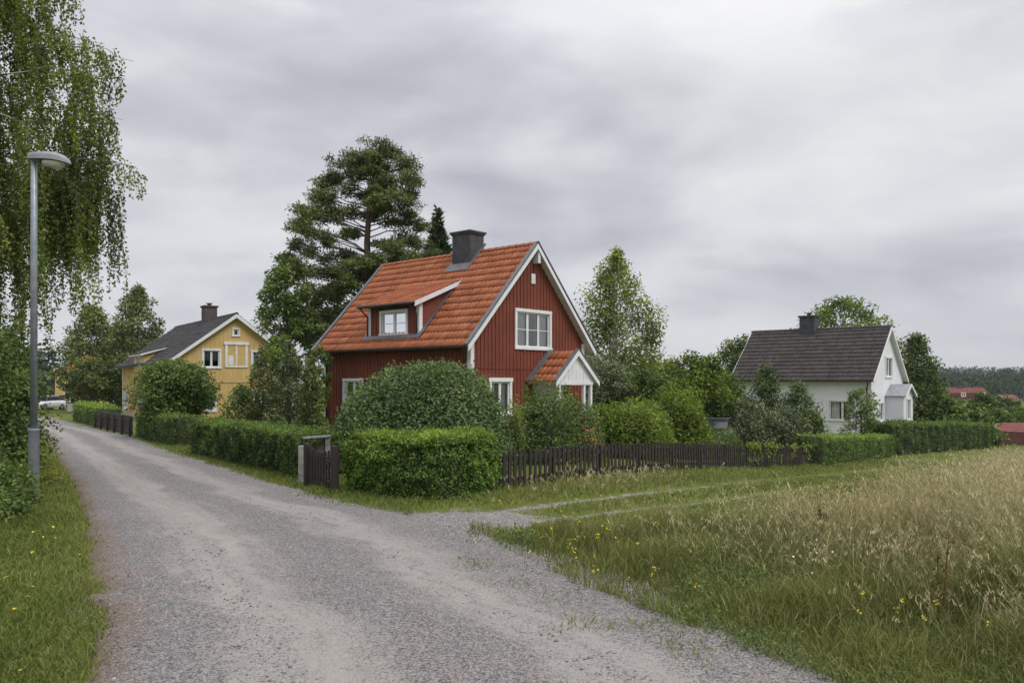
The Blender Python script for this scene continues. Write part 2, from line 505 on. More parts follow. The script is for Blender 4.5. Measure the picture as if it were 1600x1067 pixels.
def dist_pl(x, y, pl):
    x = np.asarray(x, float); y = np.asarray(y, float)
    d = np.full(x.shape, 1e9)
    for a, b in zip(pl[:-1], pl[1:]):
        ab = b - a
        t = np.clip(((x - a[0]) * ab[0] + (y - a[1]) * ab[1]) / (ab @ ab + 1e-12), 0, 1)
        d = np.minimum(d, np.hypot(x - a[0] - t * ab[0], y - a[1] - t * ab[1]))
    return d


R_C = R_S[::7]; L_C = L_S[::7]


def road_dist(x, y):
    """signed distance to the road edge, negative on the road"""
    d = np.minimum(dist_pl(x, y, R_C), dist_pl(x, y, L_C))
    return np.where(in_poly(x, y, POLY_ROAD[::3]), -d, d)


FIELD_PX = [(752, 832), (800, 868), (900, 915), (1000, 957), (1130, 1010), (1300, 1075)]
FIELD = np.vstack([np.array([G(*p)[:2] for p in FIELD_PX]), [[4.2, 3.0], [9, 1.5], [30, 8], [48, 34], [40, 42]],
                   np.array([G(*p)[:2] for p in [(1640, 752), (1440, 800), (1320, 822), (1200, 830), (1080, 830), (960, 829), (850, 828)]])])


# ------------------------------------------------------------------ ground
def axis_pts(lo, hi, step, far_lo, far_hi, grow=1.25):
    a = list(np.arange(lo, hi + 1e-6, step))
    s = step; x = hi
    while x < far_hi:
        s *= grow; x += s; a.append(x)
    s = step; x = lo; b = []
    while x > far_lo:
        s *= grow; x -= s; b.append(x)
    return np.array(b[::-1] + a)


def build_ground():
    xs = axis_pts(-16, 24, 0.22, -2500, 2500)
    ys = axis_pts(2, 42, 0.22, -300, 4000)
    X, Y = np.meshgrid(xs, ys)
    Z = hgt(X, Y)
    near = (np.abs(X) < 30) & (Y < 60) & (Y > -5)
    Z = Z + np.where(near, (vnoise(X * 1.3, Y * 1.3, 3) - 0.5) * 0.035, 0)
    rd = np.full(X.shape, 50.0)
    rd[near] = road_dist(X[near], Y[near])
    tk = np.full(X.shape, 50.0)
    tk[near] = np.minimum(dist_pl(X[near], Y[near], TRACK), dist_pl(X[near], Y[near], TRACK2) + 0.06)
    tall = np.zeros(X.shape)
    tall[near] = in_poly(X[near], Y[near], FIELD)
    nx, ny = len(xs), len(ys)
    idx = np.arange(nx * ny).reshape(ny, nx)
    q = np.stack([idx[:-1, :-1], idx[:-1, 1:], idx[1:, 1:], idx[1:, :-1]], -1).reshape(-1, 4)
    m, t = new_mat('ground')
    ob = t.n('ShaderNodeTexCoord').outputs['Object']
    A = lambda n: t.n('ShaderNodeAttribute', attribute_name=n).outputs['Fac']
    n1 = t.noise(ob, 0.35, 4, 0.6); n2 = t.noise(ob, 4, 5, 0.65); n3 = t.noise(ob, 38, 4, 0.7)
    g = t.ramp(t.math('ADD', t.math('MULTIPLY', n1, 0.5), t.math('ADD', t.math('MULTIPLY', n2, 0.3), t.math('MULTIPLY', n3, 0.2))),
               [(0.35, (0.065, 0.088, 0.016)), (0.5, (0.105, 0.130, 0.026)), (0.62, (0.15, 0.155, 0.040)), (0.7, (0.22, 0.19, 0.08))])
    straw = t.ramp(n2, [(0.3, (0.05, 0.058, 0.014)), (0.7, (0.15, 0.125, 0.05))])
    g = t.mix(A('tall'), g, straw)
    vor = t.n('ShaderNodeTexVoronoi', {'Vector': ob, 'Scale': 55.0})
    grav = t.ramp(vor.outputs['Color'], [(0.1, (0.10, 0.095, 0.09)), (0.5, (0.24, 0.225, 0.215)), (0.9, (0.42, 0.40, 0.385))])
    edge = t.math('ADD', A('edge'), t.math('MULTIPLY', t.math('SUBTRACT', n2, 0.5), 1.1))
    edge = t.math('ADD', edge, t.math('MULTIPLY', t.math('SUBTRACT', n3, 0.5), 0.9))
    fac = t.ramp(edge, [(0.42, 0.0), (0.58, 1.0)])
    col = t.mix(fac, g, grav)
    bm = t.n('ShaderNodeBump', {'Strength': 0.8, 'Distance': 0.03, 'Height': t.mix(fac, n3, vor.outputs['Distance'])})
    finish(m, t, t.n('ShaderNodeBsdfPrincipled', {'Base Color': col, 'Roughness': 0.95, 'Specular IOR Level': 0.1, 'Normal': bm.outputs[0]}).outputs[0])
    lft = np.zeros(X.shape, bool)
    lft[near] = dist_pl(X[near], Y[near], L_C) < dist_pl(X[near], Y[near], R_C)
    edgev = np.clip(1.0 - np.clip(rd, 0, 9) / np.where((X < 0) & (Y > 0), 0.42, 0.8), 0, 1)
    edgev = np.where(lft, edgev * 0.25, edgev)
    # the opening of the grassy track onto the road is bare gravel
    jn = np.array(G(720, 812)[:2])
    edgev = np.maximum(edgev, 1.1 - np.hypot(X - jn[0], (Y - jn[1]) * 1.6) / 2.1)
    tracks = 0.80 - tk / 0.42 - np.clip((Y - 12.5) / 22, 0, 0.42)
    edgev = np.clip(np.maximum(edgev, tracks), 0, 1)
    o = np_mesh('ground', np.stack([X, Y, Z], -1).reshape(-1, 3), [q], m, smooth=True,
                vattr={'edge': edgev.ravel(), 'tall': tall.ravel()})
    tag(o, kind='structure')


def build_road():
    n = 1100; k = 41
    Rr = resample(R_S, n); Lr = resample(L_S, n)
    s = np.linspace(0, 1, n)
    arc = np.concatenate([[0], np.cumsum(np.linalg.norm(np.diff((Rr + Lr) / 2, axis=0), axis=1))])
    u = np.linspace(0, 1, k)
    # wandering, ragged edges
    wl = (vnoise(arc * 2.2, arc * 0, 11) - 0.5) * 0.35 + (vnoise(arc * 9, arc * 0, 12) - 0.5) * 0.16
    wr = (vnoise(arc * 0.9, arc * 0, 13) - 0.5) * 0.9 + (vnoise(arc * 4, arc * 0, 15) - 0.5) * 0.45 + (vnoise(arc * 11, arc * 0, 14) - 0.5) * 0.2
    d = nrm(Rr - Lr)
    Lr = Lr + d * wl[:, None] * 0.6 - d * 0.05; Rr = Rr + d * wr[:, None] * 0.6 + d * 0.05
    X = Lr[:, None, 0] * (1 - u) + Rr[:, None, 0] * u
    Y = Lr[:, None, 1] * (1 - u) + Rr[:, None, 1] * u
    crown = 0.03 * (1 - (2 * u - 1) ** 2) - 0.02 * (np.exp(-((u - 0.27) / 0.09) ** 2) + np.exp(-((u - 0.68) / 0.09) ** 2))
    Z = hgt(X, Y) + 0.035 + crown[None] + (vnoise(X * 3, Y * 3, 5) - 0.5) * 0.012
    Z[:, 0] -= 0.05; Z[:, -1] -= 0.05
    idx = np.arange(n * k).reshape(n, k)
    q = np.stack([idx[:-1, :-1], idx[:-1, 1:], idx[1:, 1:], idx[1:, :-1]], -1).reshape(-1, 4)
    m, t = new_mat('gravel_road')
    ob = t.n('ShaderNodeTexCoord').outputs['Object']
    ua = t.n('ShaderNodeAttribute', attribute_name='across').outputs['Fac']
    va = t.n('ShaderNodeAttribute', attribute_name='along').outputs['Fac']
    n1 = t.noise(ob, 0.7, 5, 0.6); n2 = t.noise(ob, 5, 4, 0.6); n4 = t.noise(ob, 130, 3, 0.7)
    uu = t.math('ADD', ua, t.math('MULTIPLY', t.math('SUBTRACT', n1, 0.5), 0.13))
    uu = t.math('ADD', uu, t.math('MULTIPLY', t.math('SUBTRACT', n2, 0.5), 0.06))
    # streaks along the driving direction
    sv = t.n('ShaderNodeCombineXYZ', {0: t.math('MULTIPLY', ua, 26.0), 1: t.math('MULTIPLY', va, 0.32), 2: 0.0}).outputs[0]
    st = t.noise(sv, 1.0, 6, 0.65)
    trk = t.ramp(uu, [(0.0, 0.1), (0.12, 0.0), (0.24, 0.72), (0.34, 0.78), (0.46, 0.16), (0.55, 0.08), (0.65, 0.66), (0.74, 0.72), (0.86, 0.16), (1.0, 0.2)])
    trk = t.math('ADD', trk, t.math('MULTIPLY', t.math('SUBTRACT', st, 0.5), 1.25), clamp=True)
    va1 = t.n('ShaderNodeTexVoronoi', {'Vector': ob, 'Scale': 95.0, 'Randomness': 1.0})
    va2 = t.n('ShaderNodeTexVoronoi', {'Vector': ob, 'Scale': 46.0, 'Randomness': 1.0})
    sepa = t.n('ShaderNodeSeparateColor', {0: va1.outputs['Color']}).outputs[0]
    sepb = t.n('ShaderNodeSeparateColor', {0: va2.outputs['Color']}).outputs[1]
    mixv = t.math('ADD', t.math('MULTIPLY', sepa, 0.68), t.math('MULTIPLY', sepb, 0.32))
    loose = t.ramp(mixv, [(0.10, (0.066, 0.064, 0.065)), (0.36, (0.140, 0.136, 0.135)), (0.60, (0.212, 0.205, 0.201)), (0.88, (0.38, 0.37, 0.36))])
    pink = t.ramp(t.noise(ob, 1.7, 3, 0.5), [(0.45, (1, 1, 1)), (0.7, (1.10, 0.98, 0.93))])
    loose = t.mix(1.0, loose, pink, 'MULTIPLY')
    dust = t.ramp(t.math('ADD', t.math('MULTIPLY', n4, 0.6), t.math('MULTIPLY', n2, 0.4)), [(0.3, (0.245, 0.225, 0.206)), (0.7, (0.340, 0.316, 0.294))])
    cov = t.ramp(t.math('ADD', trk, t.math('MULTIPLY', t.math('SUBTRACT', sepa, 0.5), 0.75)), [(0.06, 0.0), (0.72, 0.95)])
    col = t.mix(cov, loose, dust)
    # old leaf litter and soil along the left edge
    eb = t.math('ADD', ua, t.math('MULTIPLY', t.math('SUBTRACT', n2, 0.5), 0.10))
    eb2 = t.math('ADD', eb, t.math('MULTIPLY', t.math('SUBTRACT', n1, 0.5), 0.12))
    brown = t.ramp(eb2, [(0.02, 0.75), (0.10, 0.0)])
    col = t.mix(brown, col, t.mix(sepa, (0.10, 0.065, 0.045), (0.24, 0.17, 0.13)))
    hgt_ = t.math('MULTIPLY', va1.outputs['Distance'], t.math('SUBTRACT', 1.0, t.math('MULTIPLY', cov, 0.8)))
    bm = t.n('ShaderNodeBump', {'Strength': 0.9, 'Distance': 0.012, 'Height': hgt_}, invert=True)
    finish(m, t, t.n('ShaderNodeBsdfPrincipled', {'Base Color': col, 'Roughness': 0.92, 'Specular IOR Level': 0.2, 'Normal': bm.outputs[0]}).outputs[0])
    U = np.broadcast_to(u[None], X.shape); V = np.broadcast_to(arc[:, None], X.shape)
    o = np_mesh('road', np.stack([X, Y, Z], -1).reshape(-1, 3), [q], m, smooth=True, vattr={'across': U.ravel(), 'along': V.ravel()})
    tag(o, kind='structure')


build_ground()
build_road()


# loose stones lying on the road and its edges
def build_stones():
    r = np.random.default_rng(31)
    N = 16000
    y = 4.6 * np.exp(r.random(N) * math.log(18 / 4.6))
    x = -4.5 + r.random(N) * 10
    rd = road_dist(x, y)
    k = (rd < 0.35) & (vnoise(x * 1.1, y * 1.1, 8) + 0.25 * r.random(N) > np.where(rd > -0.9, 0.35, 0.62))
    x, y, rd = x[k], y[k], rd[k]
    n = len(x)
    z = hgt(x, y) + np.where(rd < 0, 0.045, 0.012)
    s = 0.006 + 0.011 * r.random(n) ** 3
    base = np.array([(1, 0, 0), (-1, 0, 0), (0, 1, 0), (0, -1, 0), (0, 0, 1), (0, 0, -1)], float)
    an = r.random(n) * 6.28
    sc = s[:, None] * (0.6 + 0.8 * r.random((n, 3))) * np.array([1, 1, 0.65])
    v = base[None] * sc[:, None, :] + r.normal(0, 0.12, (n, 6, 3)) * s[:, None, None]
    c, sn = np.cos(an)[:, None], np.sin(an)[:, None]
    v = np.stack([v[..., 0] * c - v[..., 1] * sn, v[..., 0] * sn + v[..., 1] * c, v[..., 2]], -1)
    v += np.stack([x, y, z], -1)[:, None]
    f = np.array([(0, 2, 4), (2, 1, 4), (1, 3, 4), (3, 0, 4), (2, 0, 5), (1, 2, 5), (3, 1, 5), (0, 3, 5)])
    ff = (f[None] + (np.arange(n) * 6)[:, None, None]).reshape(-1, 3)
    m, t = new_mat('stones')
    ti = t.n('ShaderNodeAttribute', attribute_name='tint').outputs['Fac']
    col = t.ramp(ti, [(0.0, (0.12, 0.118, 0.12)), (0.5, (0.20, 0.195, 0.19)), (0.8, (0.26, 0.24, 0.225)), (1.0, (0.40, 0.39, 0.38))])
    finish(m, t, t.n('ShaderNodeBsdfPrincipled', {'Base Color': col, 'Roughness': 0.9}).outputs[0])
    o = np_mesh('gravel', v.reshape(-1, 3), [ff], m, fattr={'tint': np.repeat(r.random(n), 8)})
    tag(o, 'loose grey gravel stones scattered over the unpaved road', 'gravel', kind='stuff')


build_stones()


# ------------------------------------------------------------------ grass
def blades(x, y, z, h, w, bend, seed, tint, dry, lean=None):
    """arrays of grass blades: two quads and a tip each"""
    r = np.random.default_rng(seed)
    n = len(x)
    az = r.random(n) * 2 * math.pi
    sd = np.stack([np.cos(az), np.sin(az), 0 * az], -1)
    bz = r.random(n) * 2 * math.pi
    bd = np.stack([np.cos(bz), np.sin(bz), 0 * bz], -1)
    if lean is not None:
        bd = nrm(bd * 0.8 + lean)
    base = np.stack([x, y, z], -1)
    b = (bend * h)[:, None] * bd
    p1 = base + UP * (h * 0.45)[:, None] + b * 0.22
    p2 = base + UP * (h * 0.80)[:, None] + b * 0.62
    p3 = base + UP * h[:, None] * (1 - 0.18 * np.minimum(bend, 1.5))[:, None] + b * 1.05
    W = (w / 2)[:, None] * sd
    v = np.stack([base - W, base + W, p1 - W * 0.85, p1 + W * 0.85, p2 - W * 0.6, p2 + W * 0.6, p3], 1).reshape(-1, 3)
    o = (np.arange(n) * 7)[:, None]
    q = np.concatenate([o + np.array([0, 1, 3, 2]), o + np.array([2, 3, 5, 4])], 0)
    tr = o + np.array([4, 5, 6])
    al = np.tile(np.array([0, 0, .45, .45, .8, .8, 1.0]), n)
    return v, q, tr, al, np.repeat(tint, 7), np.repeat(dry, 7)


def grass_object(name, parts, mat, label, cat='grass'):
    V, Q, T, A, TI, D = [], [], [], [], [], []
    off = 0
    for v, q, tr, al, ti, dr in parts:
        V.append(v); Q.append(q + off); T.append(tr + off); A.append(al); TI.append(ti); D.append(dr)
        off += len(v)
    o = np_mesh(name, np.concatenate(V), [np.concatenate(Q), np.concatenate(T)], mat,
                vattr={'along': np.concatenate(A), 'tint': np.concatenate(TI), 'dry': np.concatenate(D)})
    return tag(o, label, cat, kind='stuff')


def seedheads(x, y, z, h, bend, seed, size, tint, dry):
    """feathery grass panicles: a thin stalk with a few slim blades at its top"""
    r = np.random.default_rng(seed)
    n = len(x)
    k = 5
    st = blades(x, y, z, h, np.full(n, 0.0026) * (1 + y / 9), bend, seed, tint, dry)
    tips = st[0].reshape(n, 7, 3)
    t0 = tips[:, 4]; t1 = tips[:, 6]
    f = r.random((n, k))
    p = t0[:, None] + (t1 - t0)[:, None] * (f * 1.05)[..., None]
    hh = size * (0.5 + r.random((n, k)))
    pp = p.reshape(-1, 3)
    hd = blades(pp[:, 0], pp[:, 1], pp[:, 2], hh.ravel(), np.repeat(0.0042 * (1 + y / 8), k), 0.3 + 0.9 * r.random(n * k), seed + 1,
                np.repeat(tint, k), np.repeat(dry, k))
    hd = (hd[0], hd[1], hd[2], np.ones_like(hd[3]), hd[4], hd[5])
    return st, hd


def build_field():
    r = np.random.default_rng(5)
    N = 420000
    y = 3.6 * np.exp(r.random(N) * math.log(44 / 3.6))
    x = -1.2 + r.random(N) * 1.0 * (y * 0.66 + 4.0)
    k = in_poly(x, y, FIELD)
    x, y = x[k], y[k]
    de = dist_pl(x, y, np.vstack([R_C[:20], R_C[:1]])[:20])      # distance from the road edge
    du = dist_pl(x, y, FIELD[-8:])                                   # distance from the mown strip
    dens = np.clip(0.12 + 0.5 * vnoise(x * 1.7, y * 1.7, 23) * (de < 0.5) + de * 0.8, 0, 1)
    k = r.random(len(x)) < dens
    x, y, de, du = x[k], y[k], de[k], du[k]
    big = vnoise(x * 0.45, y * 0.45, 21); med = vnoise(x * 1.6, y * 1.6, 22)
    tallness = sstep(0.2, 3.6, de) * (0.25 + 0.75 * sstep(0.0, 1.6, du))
    right = sstep(0.8, 6.5, x - 0.10 * y)
    h = 0.07 + 0.10 * sstep(0, 0.8, de) + tallness * (0.27 + 0.42 * right) + 0.05 * med
    h *= 0.50 + 0.70 * r.random(len(x)) + 0.9 * (med - 0.5)
    h = np.clip(h, 0.05, 1.05)
    dryk = np.clip(tallness * (0.10 + 0.62 * right + 0.95 * (big - 0.45)) + 0.07, 0, 1)
    dry = np.clip(dryk + r.normal(0, 0.22, len(x)), 0, 1)
    w = 0.0036 * (1 + y / 8) * (0.7 + 0.7 * r.random(len(x)))
    bend = 0.15 + 0.95 * r.random(len(x)) ** 1.4
    z = hgt(x, y)
    parts = [blades(x, y, z, h, w, bend, 51, np.clip(0.45 + 0.5 * (med - 0.5) + r.normal(0, 0.22, len(x)), 0, 1), dry)]
    k = (r.random(len(x)) < 0.24 * tallness * (0.25 + dryk)) & (y < 34)
    xs, ys, hs = x[k], y[k], np.clip(h[k] * 1.05 + 0.16 + 0.18 * r.random(k.sum()), 0.3, 1.15)
    parts += list(seedheads(xs, ys, z[k], hs, 0.15 + 0.75 * r.random(k.sum()), 61, 0.032, r.random(k.sum()), np.clip(0.75 + r.normal(0, 0.2, k.sum()), 0.3, 1)))
    # pale dry grass standing in front of the fence
    n = 260
    a = G(905, 768)[:2]; b = G(1010, 752)[:2]
    tt = r.normal(0.45, 0.6, n)
    x2 = a[0] + (b[0] - a[0]) * tt + r.normal(0, 0.35, n); y2 = a[1] + (b[1] - a[1]) * tt + r.normal(0, 0.45, n)
    parts += list(seedheads(x2, y2, hgt(x2, y2), 0.10 + 0.30 * r.random(n), 0.2 + 0.5 * r.random(n), 71, 0.06, r.random(n), np.clip(0.6 + r.normal(0, 0.25, n), 0, 1)))
    grass_object('field_grass', parts, M['field_grass'], 'tall dry straw coloured meadow grass beside the gravel road')


def build_lawn():
    r = np.random.default_rng(6)
    parts = []
    # verge left of the road
    N = 150000
    y = 3.8 * np.exp(r.random(N) * math.log(30 / 3.8))
    x = -(1.5 + r.random(N) * (0.70 * y + 1.2))
    rd = road_dist(x, y)
    k = (rd > -0.12) & (r.random(N) < np.clip(0.15 + (rd + 0.12) * 2.5, 0, 1)) & (x < -1.5)
    x, y, rd = x[k], y[k], rd[k]
    med = vnoise(x * 1.4, y * 1.4, 33)
    h = (0.045 + 0.05 * med + 0.05 * sstep(0.2, 2.5, rd)) * (0.6 + 0.8 * r.random(len(x)))
    parts.append(blades(x, y, hgt(x, y), h, 0.005 * (1 + y / 12) * (0.7 + 0.6 * r.random(len(x))), 0.3 + 0.9 * r.random(len(x)), 81,
                        np.clip(0.5 + 0.7 * (med - 0.5) + r.normal(0, 0.25, len(x)), 0, 1),
                        np.clip(0.08 + 0.30 * np.exp(-np.maximum(rd, 0) / 0.3) + r.normal(0, 0.12, len(x)), 0, 1)))
    # strip between the road, the hedges and the fence, and tufts coming up through the gravel
    N = 260000
    y = 5.5 * np.exp(r.random(N) * math.log(40 / 5.5))
    x = -12 + r.random(N) * 34
    k = (np.abs(x) < 0.68 * y) & ~in_poly(x, y, FIELD)
    x, y = x[k], y[k]
    rd = road_dist(x, y)
    tk = np.minimum(dist_pl(x, y, TRACK), dist_pl(x, y, TRACK2) + 0.08)
    jn = np.array(G(720, 812)[:2])
    jd = np.hypot(x - jn[0], (y - jn[1]) * 1.6)
    prob = sstep(-0.15, 0.75, rd) * (0.08 + 0.92 * sstep(0.12, 0.45, tk)) * (0.06 + 0.94 * sstep(1.1, 2.4, jd))
    tuft = (vnoise(x * 2.3, y * 2.3, 41) > 0.60) & (np.abs(rd + 0.30) < 0.85) & (x > -0.6)
    prob = np.maximum(prob, tuft * 1.0 * sstep(0.58, 0.8, vnoise(x * 2.3, y * 2.3, 41)) * 1.6)
    k = (r.random(len(x)) < prob) & ((rd > 0) | tuft)
    k &= ~((x > -3) & (y > 13.4) & (x < 10) & (dist_pl(x, y, FENCE_LINE) > 0.6) & (y > np.interp(x, FENCE_LINE[:, 0], FENCE_LINE[:, 1])))
    x, y, rd, tk = x[k], y[k], rd[k], tk[k]
    med = vnoise(x * 1.2, y * 1.2, 43)
    h = (0.04 + 0.06 * med) * (0.6 + 0.8 * r.random(len(x)))
    parts.append(blades(x, y, hgt(x, y), h, 0.0055 * (1 + y / 9) * (0.7 + 0.6 * r.random(len(x))), 0.3 + 0.8 * r.random(len(x)), 91,
                        np.clip(0.5 + 0.7 * (med - 0.5) + r.normal(0, 0.25, len(x)), 0, 1),
                        np.clip(0.22 + 0.4 * np.exp(-tk / 0.4) + 0.4 * (vnoise(x * 0.6, y * 0.6, 47) - 0.5) + r.normal(0, 0.15, len(x)), 0, 1)))
    grass_object('lawn_grass', parts, M['lawn_grass'], 'short green grass on the verges along the road and the fence')


FENCE_A = G(783, 765); FENCE_B = G(1275, 725)
FENCE_LINE = np.array([FENCE_A[:2], FENCE_B[:2]])
build_field()
build_lawn()


# ------------------------------------------------------------------ foliage tools
def leaf_cards(Pt, nb, db, l, w, r, nr=0.7, dr=0.8):
    n = len(Pt)
    N = nrm(np.asarray(nb) + nr * r.normal(0, 1, (n, 3)))
    D = np.asarray(db) + dr * r.normal(0, 1, (n, 3))
    D = nrm(D - (D * N).sum(-1, keepdims=True) * N)
    S = np.cross(N, D)
    l = np.broadcast_to(l, (n,))[:, None] * (0.65 + 0.7 * r.random((n, 1)))
    w = np.broadcast_to(w, (n,))[:, None] * (0.7 + 0.6 * r.random((n, 1)))
    base = Pt
    v = np.stack([base, base + D * l * 0.42 + S * w / 2, base + D * l, base + D * l * 0.42 - S * w / 2], 1).reshape(-1, 3)
    return v


class Foliage:
    def __init__(s):
        s.v = []; s.t = []

    def add(s, v, tint):
        s.v.append(v); s.t.append(tint)

    def build(s, mat, parent, name='crown'):
        v = np.concatenate(s.v); n = len(v) // 4
        q = np.arange(n * 4).reshape(n, 4)
        return np_mesh(name, v, [q], mat, parent, fattr={'tint': np.clip(np.concatenate(s.t), 0, 1)})

    def clump(s, c, R, n, l, w, r, tint=0.5, up=0.6, droop=0.0, shell=0.5, tv=0.22):
        d = nrm(r.normal(0, 1, (n, 3)))
        rad = (shell + (1 - shell) * r.random((n, 1))) ** 0.8 * (0.75 + 0.45 * r.random((n, 1)))
        p = np.asarray(c) + d * rad * np.asarray(R)
        nb = d * 0.6 + UP * up
        db = d * 0.8 - UP * droop
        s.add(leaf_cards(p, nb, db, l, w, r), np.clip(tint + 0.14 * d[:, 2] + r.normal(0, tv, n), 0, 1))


def limb(mb, a, b, r0, r1, r, sag=0.12, n=6, k=5):
    a = np.asarray(a, float); b = np.asarray(b, float)
    t = np.linspace(0, 1, n)[:, None]
    L = np.linalg.norm(b - a)
    p = a + (b - a) * t + UP * (np.sin(t * math.pi) * sag * L) + r.normal(0, 0.025 * L, (n, 3)) * (t * (1 - t) * 4)
    mb.tube(p, np.linspace(r0, r1, n), k, cap=False)


def crown_profile(kind):
    return {
        'oval': lambda t: np.sqrt(np.clip(1 - (2 * t - 0.9) ** 2 / 1.25, 0, 1)),
        'cone': lambda t: np.clip(1.02 - t, 0, 1) ** 0.8 * (0.55 + 0.45 * sstep(0, 0.15, t)),
        'dome': lambda t: np.sqrt(np.clip(1 - t ** 2.2, 0, 1)),
        'birch': lambda t: np.clip(np.sin(np.clip(0.16 + 0.86 * t, 0, 1) * math.pi) ** 0.7 * (1.05 - 0.35 * t), 0, 1),
    }[kind]


def make_tree(name, base, H, R, label, cat, leaf, bark='bark', profile='oval', clear=0.2, clumps=40, per=120, l=0.1, w=0.06,
              seed=1, clump_r=0.28, tint=0.5, droop=0.1, up=0.6, trunk_r=None, flat=0.8, group=None, inner=0.35, stems=1, squash=1.0, tintv=0.2):
    r = np.random.default_rng(seed)
    root = thing(name, base, label, cat, group)
    pr = crown_profile(profile)
    mb = MB()
    tr = trunk_r or H * 0.016
    fo = Foliage()
    tops = []
    for s in range(stems):
        an = r.random() * 6.28
        off = np.array([math.cos(an), math.sin(an), 0]) * (R * 0.35 if stems > 1 else R * 0.06)
        n = 8
        t = np.linspace(0, 1, n)[:, None]
        pts = np.array([0, 0, -0.15]) + t * (UP * (H * 0.93 + 0.15) + off * 1.0) + r.normal(0, 0.012 * H, (n, 3)) * np.array([1, 1, 0]) * (t > 0.02)
        if stems > 1:
            pts[:, :2] += off[:2] * 0.2
        mb.tube(pts, np.linspace(tr, tr * 0.12, n) / math.sqrt(stems), 7)
        tops.append(pts)
    for i in range(clumps):
        t = (i + r.random()) / clumps
        t = t ** 0.9
        zc = H * (clear + (1 - clear) * t * 0.96)
        rmax = R * float(pr(np.array(t)))
        rr = rmax * math.sqrt(inner + (1 - inner) * r.random()) * (0.72 + 0.34 * r.random())
        an = i * 2.399963 + r.normal(0, 0.4)
        c = np.array([math.cos(an) * rr, math.sin(an) * rr * squash, zc])
        cr = max(clump_r * R * (0.65 + 0.75 * r.random()) * (0.62 + 0.5 * rmax / R), 0.10)
        tp = tops[i % stems]
        za = max(H * clear * 0.6, zc - rr * (0.55 + 0.5 * r.random()))
        a = np.array([np.interp(za, tp[:, 2], tp[:, k]) for k in range(3)])
        limb(mb, a, c, tr * 0.30 * (1 - 0.55 * t) + 0.006, 0.006, r, 0.05)
        m = int(per * (0.6 + 0.8 * r.random()) * (cr / (clump_r * R)) ** 1.6)
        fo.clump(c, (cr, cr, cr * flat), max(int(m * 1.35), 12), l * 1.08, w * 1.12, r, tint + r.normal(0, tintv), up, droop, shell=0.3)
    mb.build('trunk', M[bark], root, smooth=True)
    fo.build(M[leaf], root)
    return root


